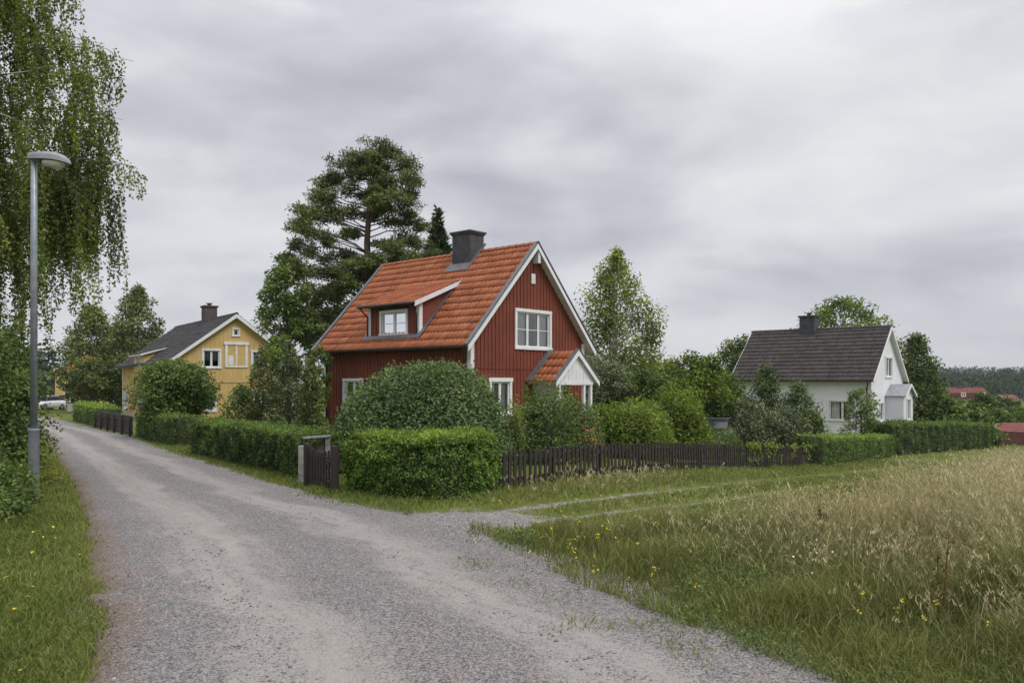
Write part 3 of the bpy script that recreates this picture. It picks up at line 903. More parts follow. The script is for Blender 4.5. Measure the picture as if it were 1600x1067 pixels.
def make_bush(name, base, rx, ry, H, label, cat, leaf, n=4000, l=0.06, w=0.035, seed=1, lumps=14, tint=0.5, group=None, dome=1.8, core=True, up=0.5, rz=0.0, extra=None, rough=0.16, band=0.24):
    """a dense shrub: leaves over a lumpy dome, stems inside"""
    r = np.random.default_rng(seed)
    root = thing(name, base, label, cat, group, rz)
    lc = nrm(r.normal(0, 1, (lumps, 3)) * np.array([1, 1, 0.8]) + np.array([0, 0, 0.35]))
    la = rough * (0.4 + r.random(lumps))

    dd = nrm(r.normal(0, 1, (400, 3))); dd[:, 2] = np.abs(dd[:, 2])
    mean = float((np.exp(-(1 - dd @ lc.T) * 9) * la).sum(-1).mean())

    def surf(d):
        k = 0.97 + ((np.exp(-(1 - d @ lc.T) * 9) * la).sum(-1) - mean)[:, None]
        p = d * np.array([rx, ry, H])
        # superellipse: fuller shoulders than a sphere
        f = (np.abs(d[:, :2]).__pow__(2).sum(-1) ** (dome / 2) + np.abs(d[:, 2]) ** dome) ** (-1 / dome)
        return p * f[:, None] * k
    d = nrm(r.normal(0, 1, (n, 3)))
    d[:, 2] = np.abs(d[:, 2]) - 0.02
    s = surf(d)
    lumpk = (np.exp(-(1 - d @ lc.T) * 9) * la).sum(-1) - mean
    th = np.arctan2(d[:, 1], d[:, 0])
    fine = vnoise(th * 4.5 * np.sqrt(np.maximum(1 - d[:, 2] ** 2, 0.05)), d[:, 2] * 8, seed) - 0.5 + 0.5 * (vnoise(th * 11, d[:, 2] * 18, seed + 1) - 0.5)
    s = s * (1 + 0.07 * fine)[:, None]
    lumpk = lumpk + 0.5 * fine
    p = s * (1 - band * r.random((n, 1)) ** 1.5 + 0.05 * r.normal(0, 1, (n, 1)))
    fo = Foliage()
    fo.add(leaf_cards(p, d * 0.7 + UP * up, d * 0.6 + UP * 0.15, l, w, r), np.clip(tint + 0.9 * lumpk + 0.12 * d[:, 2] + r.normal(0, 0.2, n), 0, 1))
    # loose shoots that break the outline
    m = max(n // 28, 20)
    d2 = nrm(r.normal(0, 1, (m, 3))); d2[:, 2] = np.abs(d2[:, 2])
    s2 = surf(d2)
    ln = (0.05 + 0.14 * r.random((m, 1))) * min(H, 1.5) * 0.5
    for k in range(5):
        q = s2 + (d2 * 0.6 + UP * 0.7 + r.normal(0, 0.12, (m, 3))) * ln * (k / 4)
        fo.add(leaf_cards(q, d2 * 0.4 + UP * 0.4, d2 + UP * 0.5, l, w * 0.9, r), np.clip(tint + 0.2 + r.normal(0, 0.2, m), 0, 1))
    fo.build(M[leaf], root, 'foliage')
    mb = MB()
    for i in range(9):
        an = i * 0.7 + r.random() * 0.4
        limb(mb, (0.1 * math.cos(an), 0.1 * math.sin(an), -0.1), (rx * 0.55 * math.cos(an), ry * 0.55 * math.sin(an), H * (0.45 + 0.3 * r.random())), 0.03, 0.01, r, 0.05)
    mb.build('stem', M['twig'], root)
    if core:
        nu, nv = 20, 9
        vs = []
        for j in range(nv):
            ph = j / (nv - 1) * math.pi / 2
            for i in range(nu):
                th = i / nu * 2 * math.pi
                vs.append((math.cos(th) * math.cos(ph), math.sin(th) * math.cos(ph), math.sin(ph)))
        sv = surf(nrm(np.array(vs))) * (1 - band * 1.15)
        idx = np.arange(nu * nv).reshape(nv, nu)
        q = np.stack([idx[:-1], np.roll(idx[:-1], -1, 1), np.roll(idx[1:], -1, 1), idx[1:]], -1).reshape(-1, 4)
        np_mesh('inner_shade', sv, [q], M['core'], root).name = 'shade_core'  # solid dark hull: the shrub's inner shade put into colour, blocks see-through
    return root


def make_hedge(name, path, width, height, label, leaf, n, l=0.055, w=0.036, seed=1, bulge=0.08, group=None, scallop=0.0, hvar=0.05, ends=True):
    """clipped hedge along ground points; leaves over a rounded box swept along the path"""
    r = np.random.default_rng(seed)
    path = np.asarray(path, float)
    base = np.array([path[0][0], path[0][1], float(hgt(path[0][0], path[0][1]))])
    root = thing(name, base, label, 'hedge', group)
    pl = resample(path[:, :2], 120)
    kk = np.hanning(13)[1:-1]; kk /= kk.sum()
    pl = np.stack([np.convolve(np.pad(pl[:, i], 5, mode='edge'), kk, mode='valid') for i in range(2)], 1)
    ln = np.concatenate([[0], np.cumsum(np.linalg.norm(np.diff(pl, axis=0), axis=1))])
    tot = ln[-1]
    hs = np.interp(ln, np.linspace(0, tot, len(np.atleast_1d(height))), np.atleast_1d(height)) if np.ndim(height) else np.full(len(ln), float(height))
    tg = nrm(np.gradient(pl, axis=0)); nn = np.stack([-tg[:, 1], tg[:, 0]], -1)

    def place(s, a, inset):
        """s along, a around the section 0..1 from one foot over the top to the other foot"""
        H = np.interp(s, ln, hs) * (1 + hvar * (vnoise(s * 0.9, s * 0, seed) - 0.5) * 2)
        Wd = width * (1 + 0.10 * (vnoise(s * 1.3, s * 0 + 3, seed) - 0.5)) * (1 - scallop * np.abs(np.sin(s * 2.4)) ** 6)
        side = 2 * H + Wd
        q = a * side
        off = np.where(q < H, -Wd / 2, np.where(q > H + Wd, Wd / 2, q - H - Wd / 2))
        zz = np.where(q < H, q, np.where(q > H + Wd, side - q, H))
        # round the shoulders, bulge the sides
        e = (np.abs(off) / (Wd / 2)) ** 5 * (zz / H) ** 7
        off = off * (1 - 0.10 * e); zz = zz * (1 - 0.06 * e)
        lump = (vnoise(s * 2.6 + 7 * (off > 0), zz * 2.6, seed + 2) - 0.5) * bulge + (vnoise(s * 7, zz * 7, seed + 4) - 0.5) * bulge * 0.8 + (vnoise(s * 15, zz * 15, seed + 5) - 0.5) * bulge * 0.4
        topn = (q >= H) & (q <= H + Wd)
        nx = np.where(topn, 0, np.sign(off)); nz = np.where(topn, 1.0, 0.0)
        ox = off + nx * (lump - inset); oz = np.maximum(zz + nz * (lump * 0.8 - inset), 0.0)
        cx = np.interp(s, ln, pl[:, 0]); cy = np.interp(s, ln, pl[:, 1])
        mx = np.interp(s, ln, nn[:, 0]); my = np.interp(s, ln, nn[:, 1])
        X = cx + mx * ox; Y = cy + my * ox
        gz = hgt(cx, cy)
        nv = np.stack([mx * nx, my * nx, nz], -1)
        return np.stack([X, Y, gz + oz], -1) - base, nv, lump, zz / H, topn
    fo = Foliage()
    s = r.random(n) * tot; a = r.random(n)
    inset = 0.09 * r.random(n) ** 1.5 * (1 + 0 * s) - 0.015 * r.normal(0, 1, n)
    p, nv, lump, zf, topn = place(s, a, inset)
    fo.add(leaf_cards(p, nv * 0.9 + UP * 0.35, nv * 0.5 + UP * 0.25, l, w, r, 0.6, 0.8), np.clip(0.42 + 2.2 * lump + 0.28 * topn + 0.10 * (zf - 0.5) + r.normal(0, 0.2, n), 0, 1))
    # clipped shoots on the top
    m = int(n * 0.10)
    s = r.random(m) * tot
    H = np.interp(s, ln, hs); a = (H + width * r.random(m)) / (2 * H + width)
    p, nv, lump, zf, topn = place(s, a, -0.035 * np.abs(r.normal(0, 1, m)))
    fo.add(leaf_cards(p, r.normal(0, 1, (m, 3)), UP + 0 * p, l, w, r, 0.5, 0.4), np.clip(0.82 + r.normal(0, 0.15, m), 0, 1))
    # stray shoots sticking out after the last clipping
    m = int(n * 0.006)
    s = r.random(m) * tot; a = r.random(m)
    p, nv, lump, zf, topn = place(s, a, np.zeros(m))
    keep = (topn | (zf > 0.45)); p = p[keep]; nv = nv[keep]; m = len(p)
    for k in range(6):
        q = p + (nv * 0.7 + UP * 0.6 + r.normal(0, 0.25, (m, 3))) * (0.03 + 0.10 * r.random((m, 1))) * (k / 5)
        fo.add(leaf_cards(q, r.normal(0, 1, (m, 3)), nv + UP * 0.6, l * 0.9, w * 0.8, r, 0.5, 0.5), np.clip(0.75 + r.normal(0, 0.15, m), 0, 1))
    for e, sg in ((0, -1), (-1, 1)):
        m = int(n * 0.5 * width / (tot + width)) + 50
        H = hs[e]
        u = (r.random(m) - 0.5) * width * 0.96; zz = r.random(m) * H * 0.98
        c = pl[e]; t2 = tg[e] * sg
        lump = (vnoise(u * 5 + 9, zz * 5, seed + 9) - 0.5) * bulge
        X = c[0] + nn[e][0] * u + t2[0] * (lump - 0.08 * r.random(m)); Y = c[1] + nn[e][1] * u + t2[1] * (lump - 0.08 * r.random(m))
        p = np.stack([X, Y, hgt(c[0], c[1]) + zz], -1) - base
        nv = np.stack([np.full(m, t2[0]), np.full(m, t2[1]), np.zeros(m)], -1)
        fo.add(leaf_cards(p, nv * 0.9 + UP * 0.3, nv * 0.5 + UP * 0.2, l, w, r, 0.6, 0.8), np.clip(0.42 + 2 * lump + r.normal(0, 0.2, m), 0, 1))
    fo.build(M[leaf], root, 'foliage')
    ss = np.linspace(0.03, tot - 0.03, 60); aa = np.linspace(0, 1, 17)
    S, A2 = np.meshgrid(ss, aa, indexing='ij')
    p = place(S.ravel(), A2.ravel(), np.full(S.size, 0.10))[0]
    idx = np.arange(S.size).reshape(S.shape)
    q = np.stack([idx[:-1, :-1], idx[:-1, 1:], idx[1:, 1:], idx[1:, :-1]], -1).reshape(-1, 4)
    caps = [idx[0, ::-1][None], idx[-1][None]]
    np_mesh('shade_core', p, [q] + caps, M['core'], root)  # closed hull under the leaves, coloured dark as the hedge's inner shade
    return root


# ------------------------------------------------------------------ houses
class WF:
    """wall frame: a along the wall, z up, n outwards (local to the house)"""
    def __init__(s, O, A, N):
        s.O = np.array(O, float); s.A = np.array(A, float); s.N = np.array(N, float)

    def p(s, a, z, n=0.0):
        return s.O + s.A * a + UP * z + s.N * n

    def box(s, mb, a0, a1, z0, z1, n0, n1):
        mb.hexa([s.p(a0, z0, n0), s.p(a1, z0, n0), s.p(a1, z0, n1), s.p(a0, z0, n1), s.p(a0, z1, n0), s.p(a1, z1, n0), s.p(a1, z1, n1), s.p(a0, z1, n1)])


def clip_poly(poly, halfs):
    """halfs: (nx, nz, d) keeps nx*a+nz*z <= d"""
    for nx, nz, d in halfs:
        out = []
        for i in range(len(poly)):
            p, q = poly[i], poly[(i + 1) % len(poly)]
            sp = nx * p[0] + nz * p[1] - d; sq = nx * q[0] + nz * q[1] - d
            if sp <= 0: out.append(p)
            if sp * sq < 0:
                t = sp / (sp - sq)
                out.append((p[0] + (q[0] - p[0]) * t, p[1] + (q[1] - p[1]) * t))
        poly = out
        if len(poly) < 3: return []
    return poly


def wall(mb, wf, a0, a1, z0, z1, halfs=(), holes=(), batten=None, bmb=None):
    ca = sorted({a0, a1, *[h[0] for h in holes], *[h[1] for h in holes]})
    cz = sorted({z0, z1, *[h[2] for h in holes], *[h[3] for h in holes]})
    for i in range(len(ca) - 1):
        for j in range(len(cz) - 1):
            ma, mz = (ca[i] + ca[i + 1]) / 2, (cz[j] + cz[j + 1]) / 2
            if any(h[0] < ma < h[1] and h[2] < mz < h[3] for h in holes): continue
            pl = clip_poly([(ca[i], cz[j]), (ca[i + 1], cz[j]), (ca[i + 1], cz[j + 1]), (ca[i], cz[j + 1])], halfs)
            if pl: mb.poly([wf.p(a, z) for a, z in pl])
    for h in holes:   # reveals
        for (p, q) in (((h[0], h[2]), (h[1], h[2])), ((h[1], h[2]), (h[1], h[3])), ((h[1], h[3]), (h[0], h[3])), ((h[0], h[3]), (h[0], h[2]))):
            mb.poly([wf.p(*p), wf.p(*q), wf.p(*q, -0.14), wf.p(*p, -0.14)])
    if batten:
        sp, bw, bt = batten
        k = a0 + sp * 0.5
        while k < a1 - bw:
            segs = [(z0, z1)]
            for h in holes:
                if h[0] - bw < k < h[1]:
                    ns = []
                    for s0, s1 in segs:
                        if h[2] > s0: ns.append((s0, min(s1, h[2])))
                        if h[3] < s1: ns.append((max(s0, h[3]), s1))
                    segs = ns
            for s0, s1 in segs:
                if s1 - s0 < 0.05: continue
                pl = clip_poly([(k, s0), (k + bw, s0), (k + bw, s1), (k, s1)], halfs)
                if pl: mb.prism([wf.p(a, z, 0.002) for a, z in pl], wf.N * bt)
            k += sp


def window(root, wf, a0, a1, z0, z1, lights=2, rows=0, casing=0.11, cover='curtain', mat='white', head=0.0):
    mb = MB()
    c = casing
    wf.box(mb, a0 - head, a1 + head, z1 - c, z1 + (0.03 if head else 0), -0.02, 0.055)
    wf.box(mb, a0 - 0.03, a1 + 0.03, z0, z0 + c * 0.8, -0.02, 0.07)
    wf.box(mb, a0, a0 + c, z0 + c * 0.8, z1 - c, -0.02, 0.045)
    wf.box(mb, a1 - c, a1, z0 + c * 0.8, z1 - c, -0.02, 0.045)
    i0, i1, j0, j1 = a0 + c, a1 - c, z0 + c * 0.8, z1 - c
    sash = 0.058
    wl = (i1 - i0) / lights
    for k in range(lights):
        b0, b1 = i0 + wl * k + 0.004, i0 + wl * (k + 1) - 0.004
        wf.box(mb, b0, b0 + sash, j0, j1, -0.08, -0.022)
        wf.box(mb, b1 - sash, b1, j0, j1, -0.08, -0.022)
        wf.box(mb, b0 + sash, b1 - sash, j0, j0 + sash, -0.08, -0.022)
        wf.box(mb, b0 + sash, b1 - sash, j1 - sash, j1, -0.08, -0.022)
        for q in range(1, rows + 1):
            zz = j0 + (j1 - j0) * q / (rows + 1)
            wf.box(mb, b0 + sash, b1 - sash, zz - 0.014, zz + 0.014, -0.07, -0.032)
    fr = mb.build('window', M[mat], root)
    mb = MB()
    mb.poly([wf.p(i0, j0, -0.055), wf.p(i1, j0, -0.055), wf.p(i1, j1, -0.055), wf.p(i0, j1, -0.055)])
    mb.build('pane', M['glass'], fr)
    if cover:
        spans = [(i0, i0 + (i1 - i0) * 0.36), (i1 - (i1 - i0) * 0.36, i1)] if cover == 'curtain' else [(i0, i1)]
        zlow = j0 if cover != 'blind' else j0 + (j1 - j0) * 0.4
        for b0, b1 in spans:
            mb = MB()
            n = max(int((b1 - b0) / 0.03), 6)
            for k in range(n):
                f0, f1 = k / n, (k + 1) / n
                d0, d1 = -0.17 + 0.025 * math.sin(k * 1.3), -0.17 + 0.025 * math.sin((k + 1) * 1.3)
                mb.poly([wf.p(b0 + (b1 - b0) * f0, zlow, d0), wf.p(b0 + (b1 - b0) * f1, zlow, d1), wf.p(b0 + (b1 - b0) * f1, j1, d1), wf.p(b0 + (b1 - b0) * f0, j1, d0)])
            mb.build('curtain', M['curtain'] if cover == 'curtain' else M['blind'], fr)
    return fr, (a0 + c * 0.5, a1 - c * 0.5, z0 + c * 0.5, z1 - c * 0.5)


def tile_slope(name, P0, U, V, lu, lv, mat, parent, tw=0.22, th=0.36, amp=0.028, lip=0.035, seed=1, edge=0.0):
    """roof covering with real rows and rolls; P0 eave corner, U along the eave, V up the slope"""
    r = np.random.default_rng(seed)
    P0 = np.asarray(P0, float); U = np.asarray(U, float); V = np.asarray(V, float)
    N = nrm(np.cross(U, V))
    if N[2] < 0: N = -N
    nt = max(int(round(lu / tw)), 1); tw = lu / nt
    nr = max(int(round(lv / th)), 1); th = lv / nr
    k = 7
    ph = np.linspace(0, 1, k)
    prof = amp * (0.5 + 0.5 * np.cos(2 * math.pi * (ph - 0.22))) ** 1.6
    u = (np.arange(nt)[:, None] + ph[None]) * tw                        # nt,k
    hh = np.broadcast_to(prof, (nt, k))
    verts, faces, tint = [], [], []
    off = 0
    for j in range(nr):
        jit = r.normal(0, 0.004, (nt, 1))
        vy0 = j * th - 0.03 + r.normal(0, 0.004, (nt, 1)); vy1 = (j + 1) * th
        b = P0 + U * u[..., None] + V * (vy0 + 0 * u)[..., None] + N * (hh + lip + jit)[..., None]
        t = P0 + U * u[..., None] + V * (vy1 + 0 * u)[..., None] + N * (hh * 0.9 + jit)[..., None]
        lo = b - N * (lip + 0.01)
        blk = np.stack([lo, b, t], 2).reshape(-1, 3)                    # per (tile,k): 3 verts
        idx = (np.arange(nt * k * 3).reshape(nt, k, 3)) + off
        f1 = np.stack([idx[:, :-1, 0], idx[:, 1:, 0], idx[:, 1:, 1], idx[:, :-1, 1]], -1).reshape(-1, 4)
        f2 = np.stack([idx[:, :-1, 1], idx[:, 1:, 1], idx[:, 1:, 2], idx[:, :-1, 2]], -1).reshape(-1, 4)
        verts.append(blk); faces += [f1, f2]
        tn = np.repeat(r.random(nt), k - 1)
        tint += [tn, tn]
        off += len(blk)
    o = np_mesh(name, np.concatenate(verts), [np.concatenate(faces)], mat, parent, fattr={'tint': np.concatenate(tint)})
    return o


def roof_pair(root, W, L, ze, zr, mats, name='roof', tw=0.22, th=0.36, seed=3, thick=0.1, y0=0.0, fascia='white', ridge=True, amp=0.028, lip=0.035):
    """two slopes over x 0..W (ridge along y), from y0 to L. returns the first slope object"""
    sl = (zr - ze) / (W / 2)
    lv = math.hypot(W / 2, zr - ze)
    objs = []
    for side in (0, 1):
        sx = 1 if side == 0 else -1
        x0 = 0.0 if side == 0 else W
        V = nrm(np.array([sx * W / 2, 0, zr - ze])); U = np.array([0, 1., 0])
        o = tile_slope(name, (x0, y0 + 0.05, ze), U, V, L - y0 - 0.1, lv - 0.02, M[mats], root, tw, th, amp, lip, seed + side)
        objs.append(o)
        # boarding under the tiles
        mb = MB()
        Nn = np.array([-sx * (zr - ze), 0, W / 2]); Nn = Nn / np.linalg.norm(Nn)
        a = np.array([x0, y0 + 0.02, ze]) - Nn * 0.012; b = np.array([W / 2, y0 + 0.02, zr]) - Nn * 0.012
        b2 = np.array([W / 2, y0 + 0.02, zr - thick / max(Nn[2], 0.2)])
        a2 = a - Nn * thick
        mb.prism([a, b, b2, a2] if side == 0 else [b, a, a2, b2], np.array([0, L - y0 - 0.04, 0]))
        mb.build('soffit', M[fascia], o)
    if ridge:
        r = np.random.default_rng(seed)
        vs = []; fs = []; ti = []
        n = max(int((L - y0) / 0.36), 2); st = (L - y0) / n
        for i in range(n):
            o0 = len(vs)
            for yy, rr in ((y0 + i * st, 0.125), (y0 + (i + 1) * st + 0.03, 0.105)):
                for k in range(7):
                    an = math.pi * k / 6
                    vs.append((W / 2 + math.cos(an) * rr * 1.05, yy, zr - 0.055 + math.sin(an) * rr + 0.02))
            for k in range(6):
                fs.append((o0 + k, o0 + k + 1, o0 + 7 + k + 1, o0 + 7 + k)); ti.append(r.random())
            for e in (0, 7):
                for k in range(1, 6):
                    pass
        np_mesh('ridge_tiles', np.array(vs), [np.array(fs)], M[mats], objs[0], fattr={'tint': np.array(ti)})
    return objs


def barge(root, W, ze, zr, y, h=0.2, t=0.035, mat='white', cap=True, drop=0.02):
    """verge boards at one gable, y = outer face"""
    mb = MB(); mc = MB()
    for sx, x0 in ((1, 0.0), (-1, W)):
        a = np.array([x0 - sx * 0.03, y, ze - drop]); b = np.array([W / 2, y, zr - drop])
        d = np.array([0, t, 0]) if y <= 0.5 else np.array([0, -t, 0])
        hv = np.array([0, 0, -h])
        mb.prism([a, b, b + hv, a + hv], d)
        n = nrm(np.array([-sx * (zr - ze), 0, W / 2]))
        a2 = np.array([x0 - sx * 0.05, y, ze]); b2 = np.array([W / 2, y, zr])
        q = [a2 + n * 0.03, b2 + n * 0.03, b2 + n * 0.075, a2 + n * 0.075]
        mc.prism([p - d * 0.4 for p in q], d / t * 0.17)
    o = mb.build('bargeboard', M[mat], root)
    if cap:
        mc.build('verge_flashing', M['flashing'], root)
    return o


def gutter(root, x, y0, y1, z, r=0.06, pipe=None, zb=0.0):
    mb = MB()
    n = 8
    prof = [(x + r * math.cos(math.pi + math.pi * k / n), z + r * math.sin(math.pi + math.pi * k / n)) for k in range(n + 1)]
    prof += [(x + (r - 0.012) * math.cos(2 * math.pi - math.pi * k / n), z + (r - 0.012) * math.sin(2 * math.pi - math.pi * k / n)) for k in range(n + 1)]
    mb.prism([(px, y0, pz) for px, pz in prof], np.array([0, y1 - y0, 0]))
    g = mb.build('gutter', M['dark_metal'], root)
    if pipe:
        for pts in pipe:
            mb = MB(); mb.tube(pts, 0.04, 8)
            mb.build('downpipe', M['dark_metal'], root, smooth=True)
    return g


def chimney(root, x0, x1, y0, y1, zb, zt, mat='chimney_stone', cowl=False, flash=None):
    mb = MB()
    mb.box(x0, x1, y0, y1, zb, zt - 0.14)
    mb.box(x0 - 0.05, x1 + 0.05, y0 - 0.05, y1 + 0.05, zt - 0.14, zt - 0.07)
    mb.box(x0 - 0.09, x1 + 0.09, y0 - 0.09, y1 + 0.09, zt - 0.07, zt)
    if cowl:
        cx, cy = (x0 + x1) / 2, (y0 + y1) / 2
        mb.tube([(cx, cy, zt), (cx, cy, zt + 0.16)], 0.14, 10)
        mb.box(cx - 0.2, cx + 0.2, cy - 0.2, cy + 0.2, zt + 0.16, zt + 0.2)
    # slab courses, a few millimetres proud
    r = np.random.default_rng(int(zt * 100))
    z = zb + 0.1
    while z < zt - 0.35:
        for (yy0, yy1) in ((y0, (y0 + y1) / 2 - 0.01), ((y0 + y1) / 2 + 0.01, y1)):
            mb.box(x0 - 0.008 * r.random() - 0.003, x0 + 0.05, yy0 + 0.006, yy1 - 0.006, z, z + 0.21)
        mb.box(x0 + 0.006, x1 - 0.006, y0 - 0.008 * r.random() - 0.003, y0 + 0.05, z, z + 0.21)
        z += 0.23
    o = mb.build('chimney', M[mat], root)
    if flash:
        sl, ze = flash
        mb = MB()
        n = nrm(np.array([-sl, 0, 1.0]))
        zz = lambda x: ze + sl * x
        xx0, xx1 = x0 - 0.28, min(x1 + 0.02, x0 + 0.9)
        a = [np.array([xx0, y0 - 0.16, zz(xx0)]), np.array([xx1, y0 - 0.16, zz(xx1)]), np.array([xx1, y1 + 0.16, zz(xx1)]), np.array([xx0, y1 + 0.16, zz(xx0)])]
        mb.prism([p + n * 0.02 for p in a], n * 0.055)
        mb.build('chimney_flashing', M['flashing'], o)
    return o


def frame_at(px, py, D, ang, gz):
    O = P(px, py, D)
    return np.array([O[0], O[1], gz]), math.radians(ang)


# ---- red house -------------------------------------------------------------
def red_house():
    W, L, ze, zr = 8.0, 9.6, 3.35, 7.57
    O = P(733, 543.5, 29.6)
    g = float(hgt(O[0] + 0.5, O[1] + 3.0)) - 0.1
    root = thing('red_house', (O[0], O[1], g), 'red wooden house with orange tiled roof, white window frames and a slate grey chimney', 'house', rz=math.radians(49.1))
    ze -= g; zr -= g
    Z = lambda z: z - g
    sl = (zr - ze) / (W / 2)
    ox, oy = 0.45, 0.35
    gab = WF((0, oy, 0), (1, 0, 0), (0, -1, 0))
    side = WF((ox, 0, 0), (0, 1, 0), (-1, 0, 0))
    back = WF((0, L - oy, 0), (1, 0, 0), (0, 1, 0))
    far = WF((W - ox, 0, 0), (0, 1, 0), (1, 0, 0))
    hol_g, hol_s = [], []
    hol_g.append(window(root, gab, 2.94, 5.27, Z(3.30), Z(4.93), 3, 1, 0.13)[1])
    hol_g.append(window(root, gab, 1.45, 2.75, Z(0.70), Z(2.14), 2, 0, 0.12, head=0.05)[1])
    hol_s.append(window(root, side, 6.55, 7.97, Z(0.75), Z(2.16), 2, 0, 0.11)[1])
    hol_s.append(window(root, side, 2.4, 3.9, Z(0.75), Z(2.16), 2, 0, 0.11)[1])
    halfs = [(-sl, 1, ze - 0.16), (sl, 1, ze + sl * W - 0.16)]
    mb = MB()
    wall(mb, gab, ox, W - ox, 0.35, zr, halfs, hol_g, (0.21, 0.055, 0.024))
    wall(mb, back, ox, W - ox, 0.35, zr, halfs, [])
    zt = ze + sl * ox - 0.14
    wall(mb, side, oy, L - oy, 0.35, zt, (), hol_s, (0.21, 0.055, 0.024))
    wall(mb, far, oy, L - oy, 0.35, zt)
    gab.box(mb, ox, W - ox, Z(2.52), Z(2.56), 0.004, 0.034)
    wo = mb.build('wall', M['red_wall'], root)
    mb = MB()
    mb.box(ox - 0.02, W - ox + 0.02, oy - 0.02, L - oy + 0.02, -0.6, 0.36)
    mb.build('foundation', M['plinth'], root)
    for (x, y) in ((ox, oy), (W - ox, oy), (ox, L - oy)):
        mb = MB()
        zt2 = ze + sl * ox - 0.16
        sx = -1 if x < 1 else 1; sy = -1 if y < 1 else 1
        xa, xb = sorted((x + sx * 0.035, x - sx * 0.15)); ya, yb = sorted((y + sy * 0.035, y + sy * 0.002))
        mb.box(xa, xb, ya, yb, 0.34, zt2)
        xa, xb = sorted((x + sx * 0.035, x + sx * 0.002)); ya, yb = sorted((y + sy * 0.0015, y - sy * 0.15))
        mb.box(xa, xb, ya, yb, 0.34, zt2)
        mb.build('corner_board', M['white'], root)
    # roof
    ro = roof_pair(root, W, L, ze, zr, 'orange_tile', seed=3, tw=0.215, th=0.42, amp=0.040, lip=0.045)
    barge(root, W, ze, zr, 0.0, 0.21)
    barge(root, W, ze, zr, L, 0.21)
    # the ridge beam end and brace under the peak
    mb = MB(); mb.box(W / 2 + 0.06, W / 2 + 0.20, 0.05, 0.34, zr - 0.78, zr - 0.30)
    mb.build('gable_bracket', M['white'], root)
    gutter(root, -0.07, 0.02, L - 0.02, ze - 0.03, 0.085,
           [[(-0.07, 0.25, ze - 0.08), (-0.02, 0.25, ze - 0.2), (ox - 0.1, oy + 0.25, ze - 0.48), (ox - 0.1, oy + 0.25, 0.2)],
            [(-0.07, L - 0.3, ze - 0.08), (-0.02, L - 0.3, ze - 0.2), (ox - 0.1, L - 0.55, ze - 0.48), (ox - 0.1, L - 0.55, 0.2)]])
    chimney(root, 3.42, 4.28, 3.25, 4.30, Z(6.6), Z(8.42), flash=(sl, ze))
    # gable vent and lamp
    mb = MB(); gab.box(mb, 3.93, 4.17, Z(5.97), Z(6.37), 0.0, 0.06)
    for k in range(3): gab.box(mb, 3.98, 4.12, Z(6.03 + k * 0.1), Z(6.07 + k * 0.1), 0.06, 0.075)
    mb.build('vent', M['white_worn'], root)
    # dormer on the eave side
    dx, d0, d1 = 0.50, 3.20, 6.30
    dw = WF((dx, 0, 0), (0, 1, 0), (-1, 0, 0))
    zb, zt = ze + sl * dx - 0.1, Z(5.12)
    fr, ho = window(root, dw, 3.86, 5.58, Z(3.87), Z(4.93), 2, 1, 0.11, 'full')
    dro = [0.10, Z(5.13), 2.80, Z(6.26)]               # roof eave x, z and top x, z
    dsl = (dro[3] - dro[1]) / (dro[2] - dro[0])
    mb = MB()
    zfront = dro[1] + dsl * (dx - dro[0]) - 0.1
    wall(mb, dw, d0, d1, zb, zfront, (), [ho], (0.21, 0.05, 0.02))
    for y, sg in ((d0, -1), (d1, 1)):
        xm = (dro[1] - dsl * dro[0] - 0.1 - ze) / (sl - dsl)
        mb.poly([(dx, y, zb), (xm, y, ze + sl * xm - 0.02), (dx, y, zfront)])
    dorm = mb.build('dormer', M['red_wall'], root)
    V = nrm(np.array([dro[2] - dro[0], 0, dro[3] - dro[1]]))
    lv = math.hypot(dro[2] - dro[0], dro[3] - dro[1])
    tile_slope('dormer_roof', (dro[0], d0 - 0.18, dro[1]), (0, 1, 0), V, d1 - d0 + 0.36, lv - 0.03, M['orange_tile'], dorm, 0.22, 0.36, 0.03, 0.045, seed=9)
    mb = MB()
    nv = np.array([-V[2], 0, V[0]])
    a = np.array([dro[0], d0 - 0.17, dro[1]]) - nv * 0.012; b = np.array([dro[2] - 0.05, d0 - 0.17, dro[3]]) - nv * 0.03
    mb.prism([a, b, b - nv * 0.05, a - nv * 0.09], np.array([0, d1 - d0 + 0.34, 0]))
    mb.build('dormer_soffit', M['dark_metal'], dorm)
    mb = MB()
    for y, t in ((d0 - 0.20, 0.028), (d1 + 0.172, 0.028)):
        mb.prism([np.array([dro[0] - 0.02, y, dro[1] + 0.02]), np.array([dro[2] - 0.08, y, dro[3] - 0.03]), np.array([dro[2] - 0.1, y, dro[3] - 0.21]), np.array([dro[0] - 0.02, y, dro[1] - 0.17])], np.array([0, t, 0]))
    mb.build('dormer_bargeboard', M['white'], dorm)
    for y in (d0, d1):
        mb = MB()
        ya, yb = (y - 0.03, y + 0.14) if y == d0 else (y - 0.14, y + 0.03)
        mb.box(dx - 0.03, dx - 0.002, ya, yb, zb + 0.05, zfront)
        ya, yb = (y - 0.03, y - 0.002) if y == d0 else (y + 0.002, y + 0.03)
        mb.box(dx - 0.002, dx + 0.14, ya, yb, zb + 0.08, zfront)
        mb.build('dormer_corner_board', M['white'], dorm)
    mb = MB()
    nr_ = nrm(np.array([-sl, 0, 1.0]))
    def onr(x, y, o=0.07): return np.array([x, y, ze + sl * x]) + nr_ * o
    mb.prism([onr(dx - 0.17, d0 - 0.2), onr(dx - 0.02, d0 - 0.2), onr(dx - 0.02, d1 + 0.2), onr(dx - 0.17, d1 + 0.2)], nr_ * 0.012)
    mb.prism([onr(dx - 0.02, d0 - 0.22), onr(2.6, d0 - 0.12), onr(2.6, d0 - 0.005), onr(dx - 0.02, d0 - 0.005)], nr_ * 0.012)
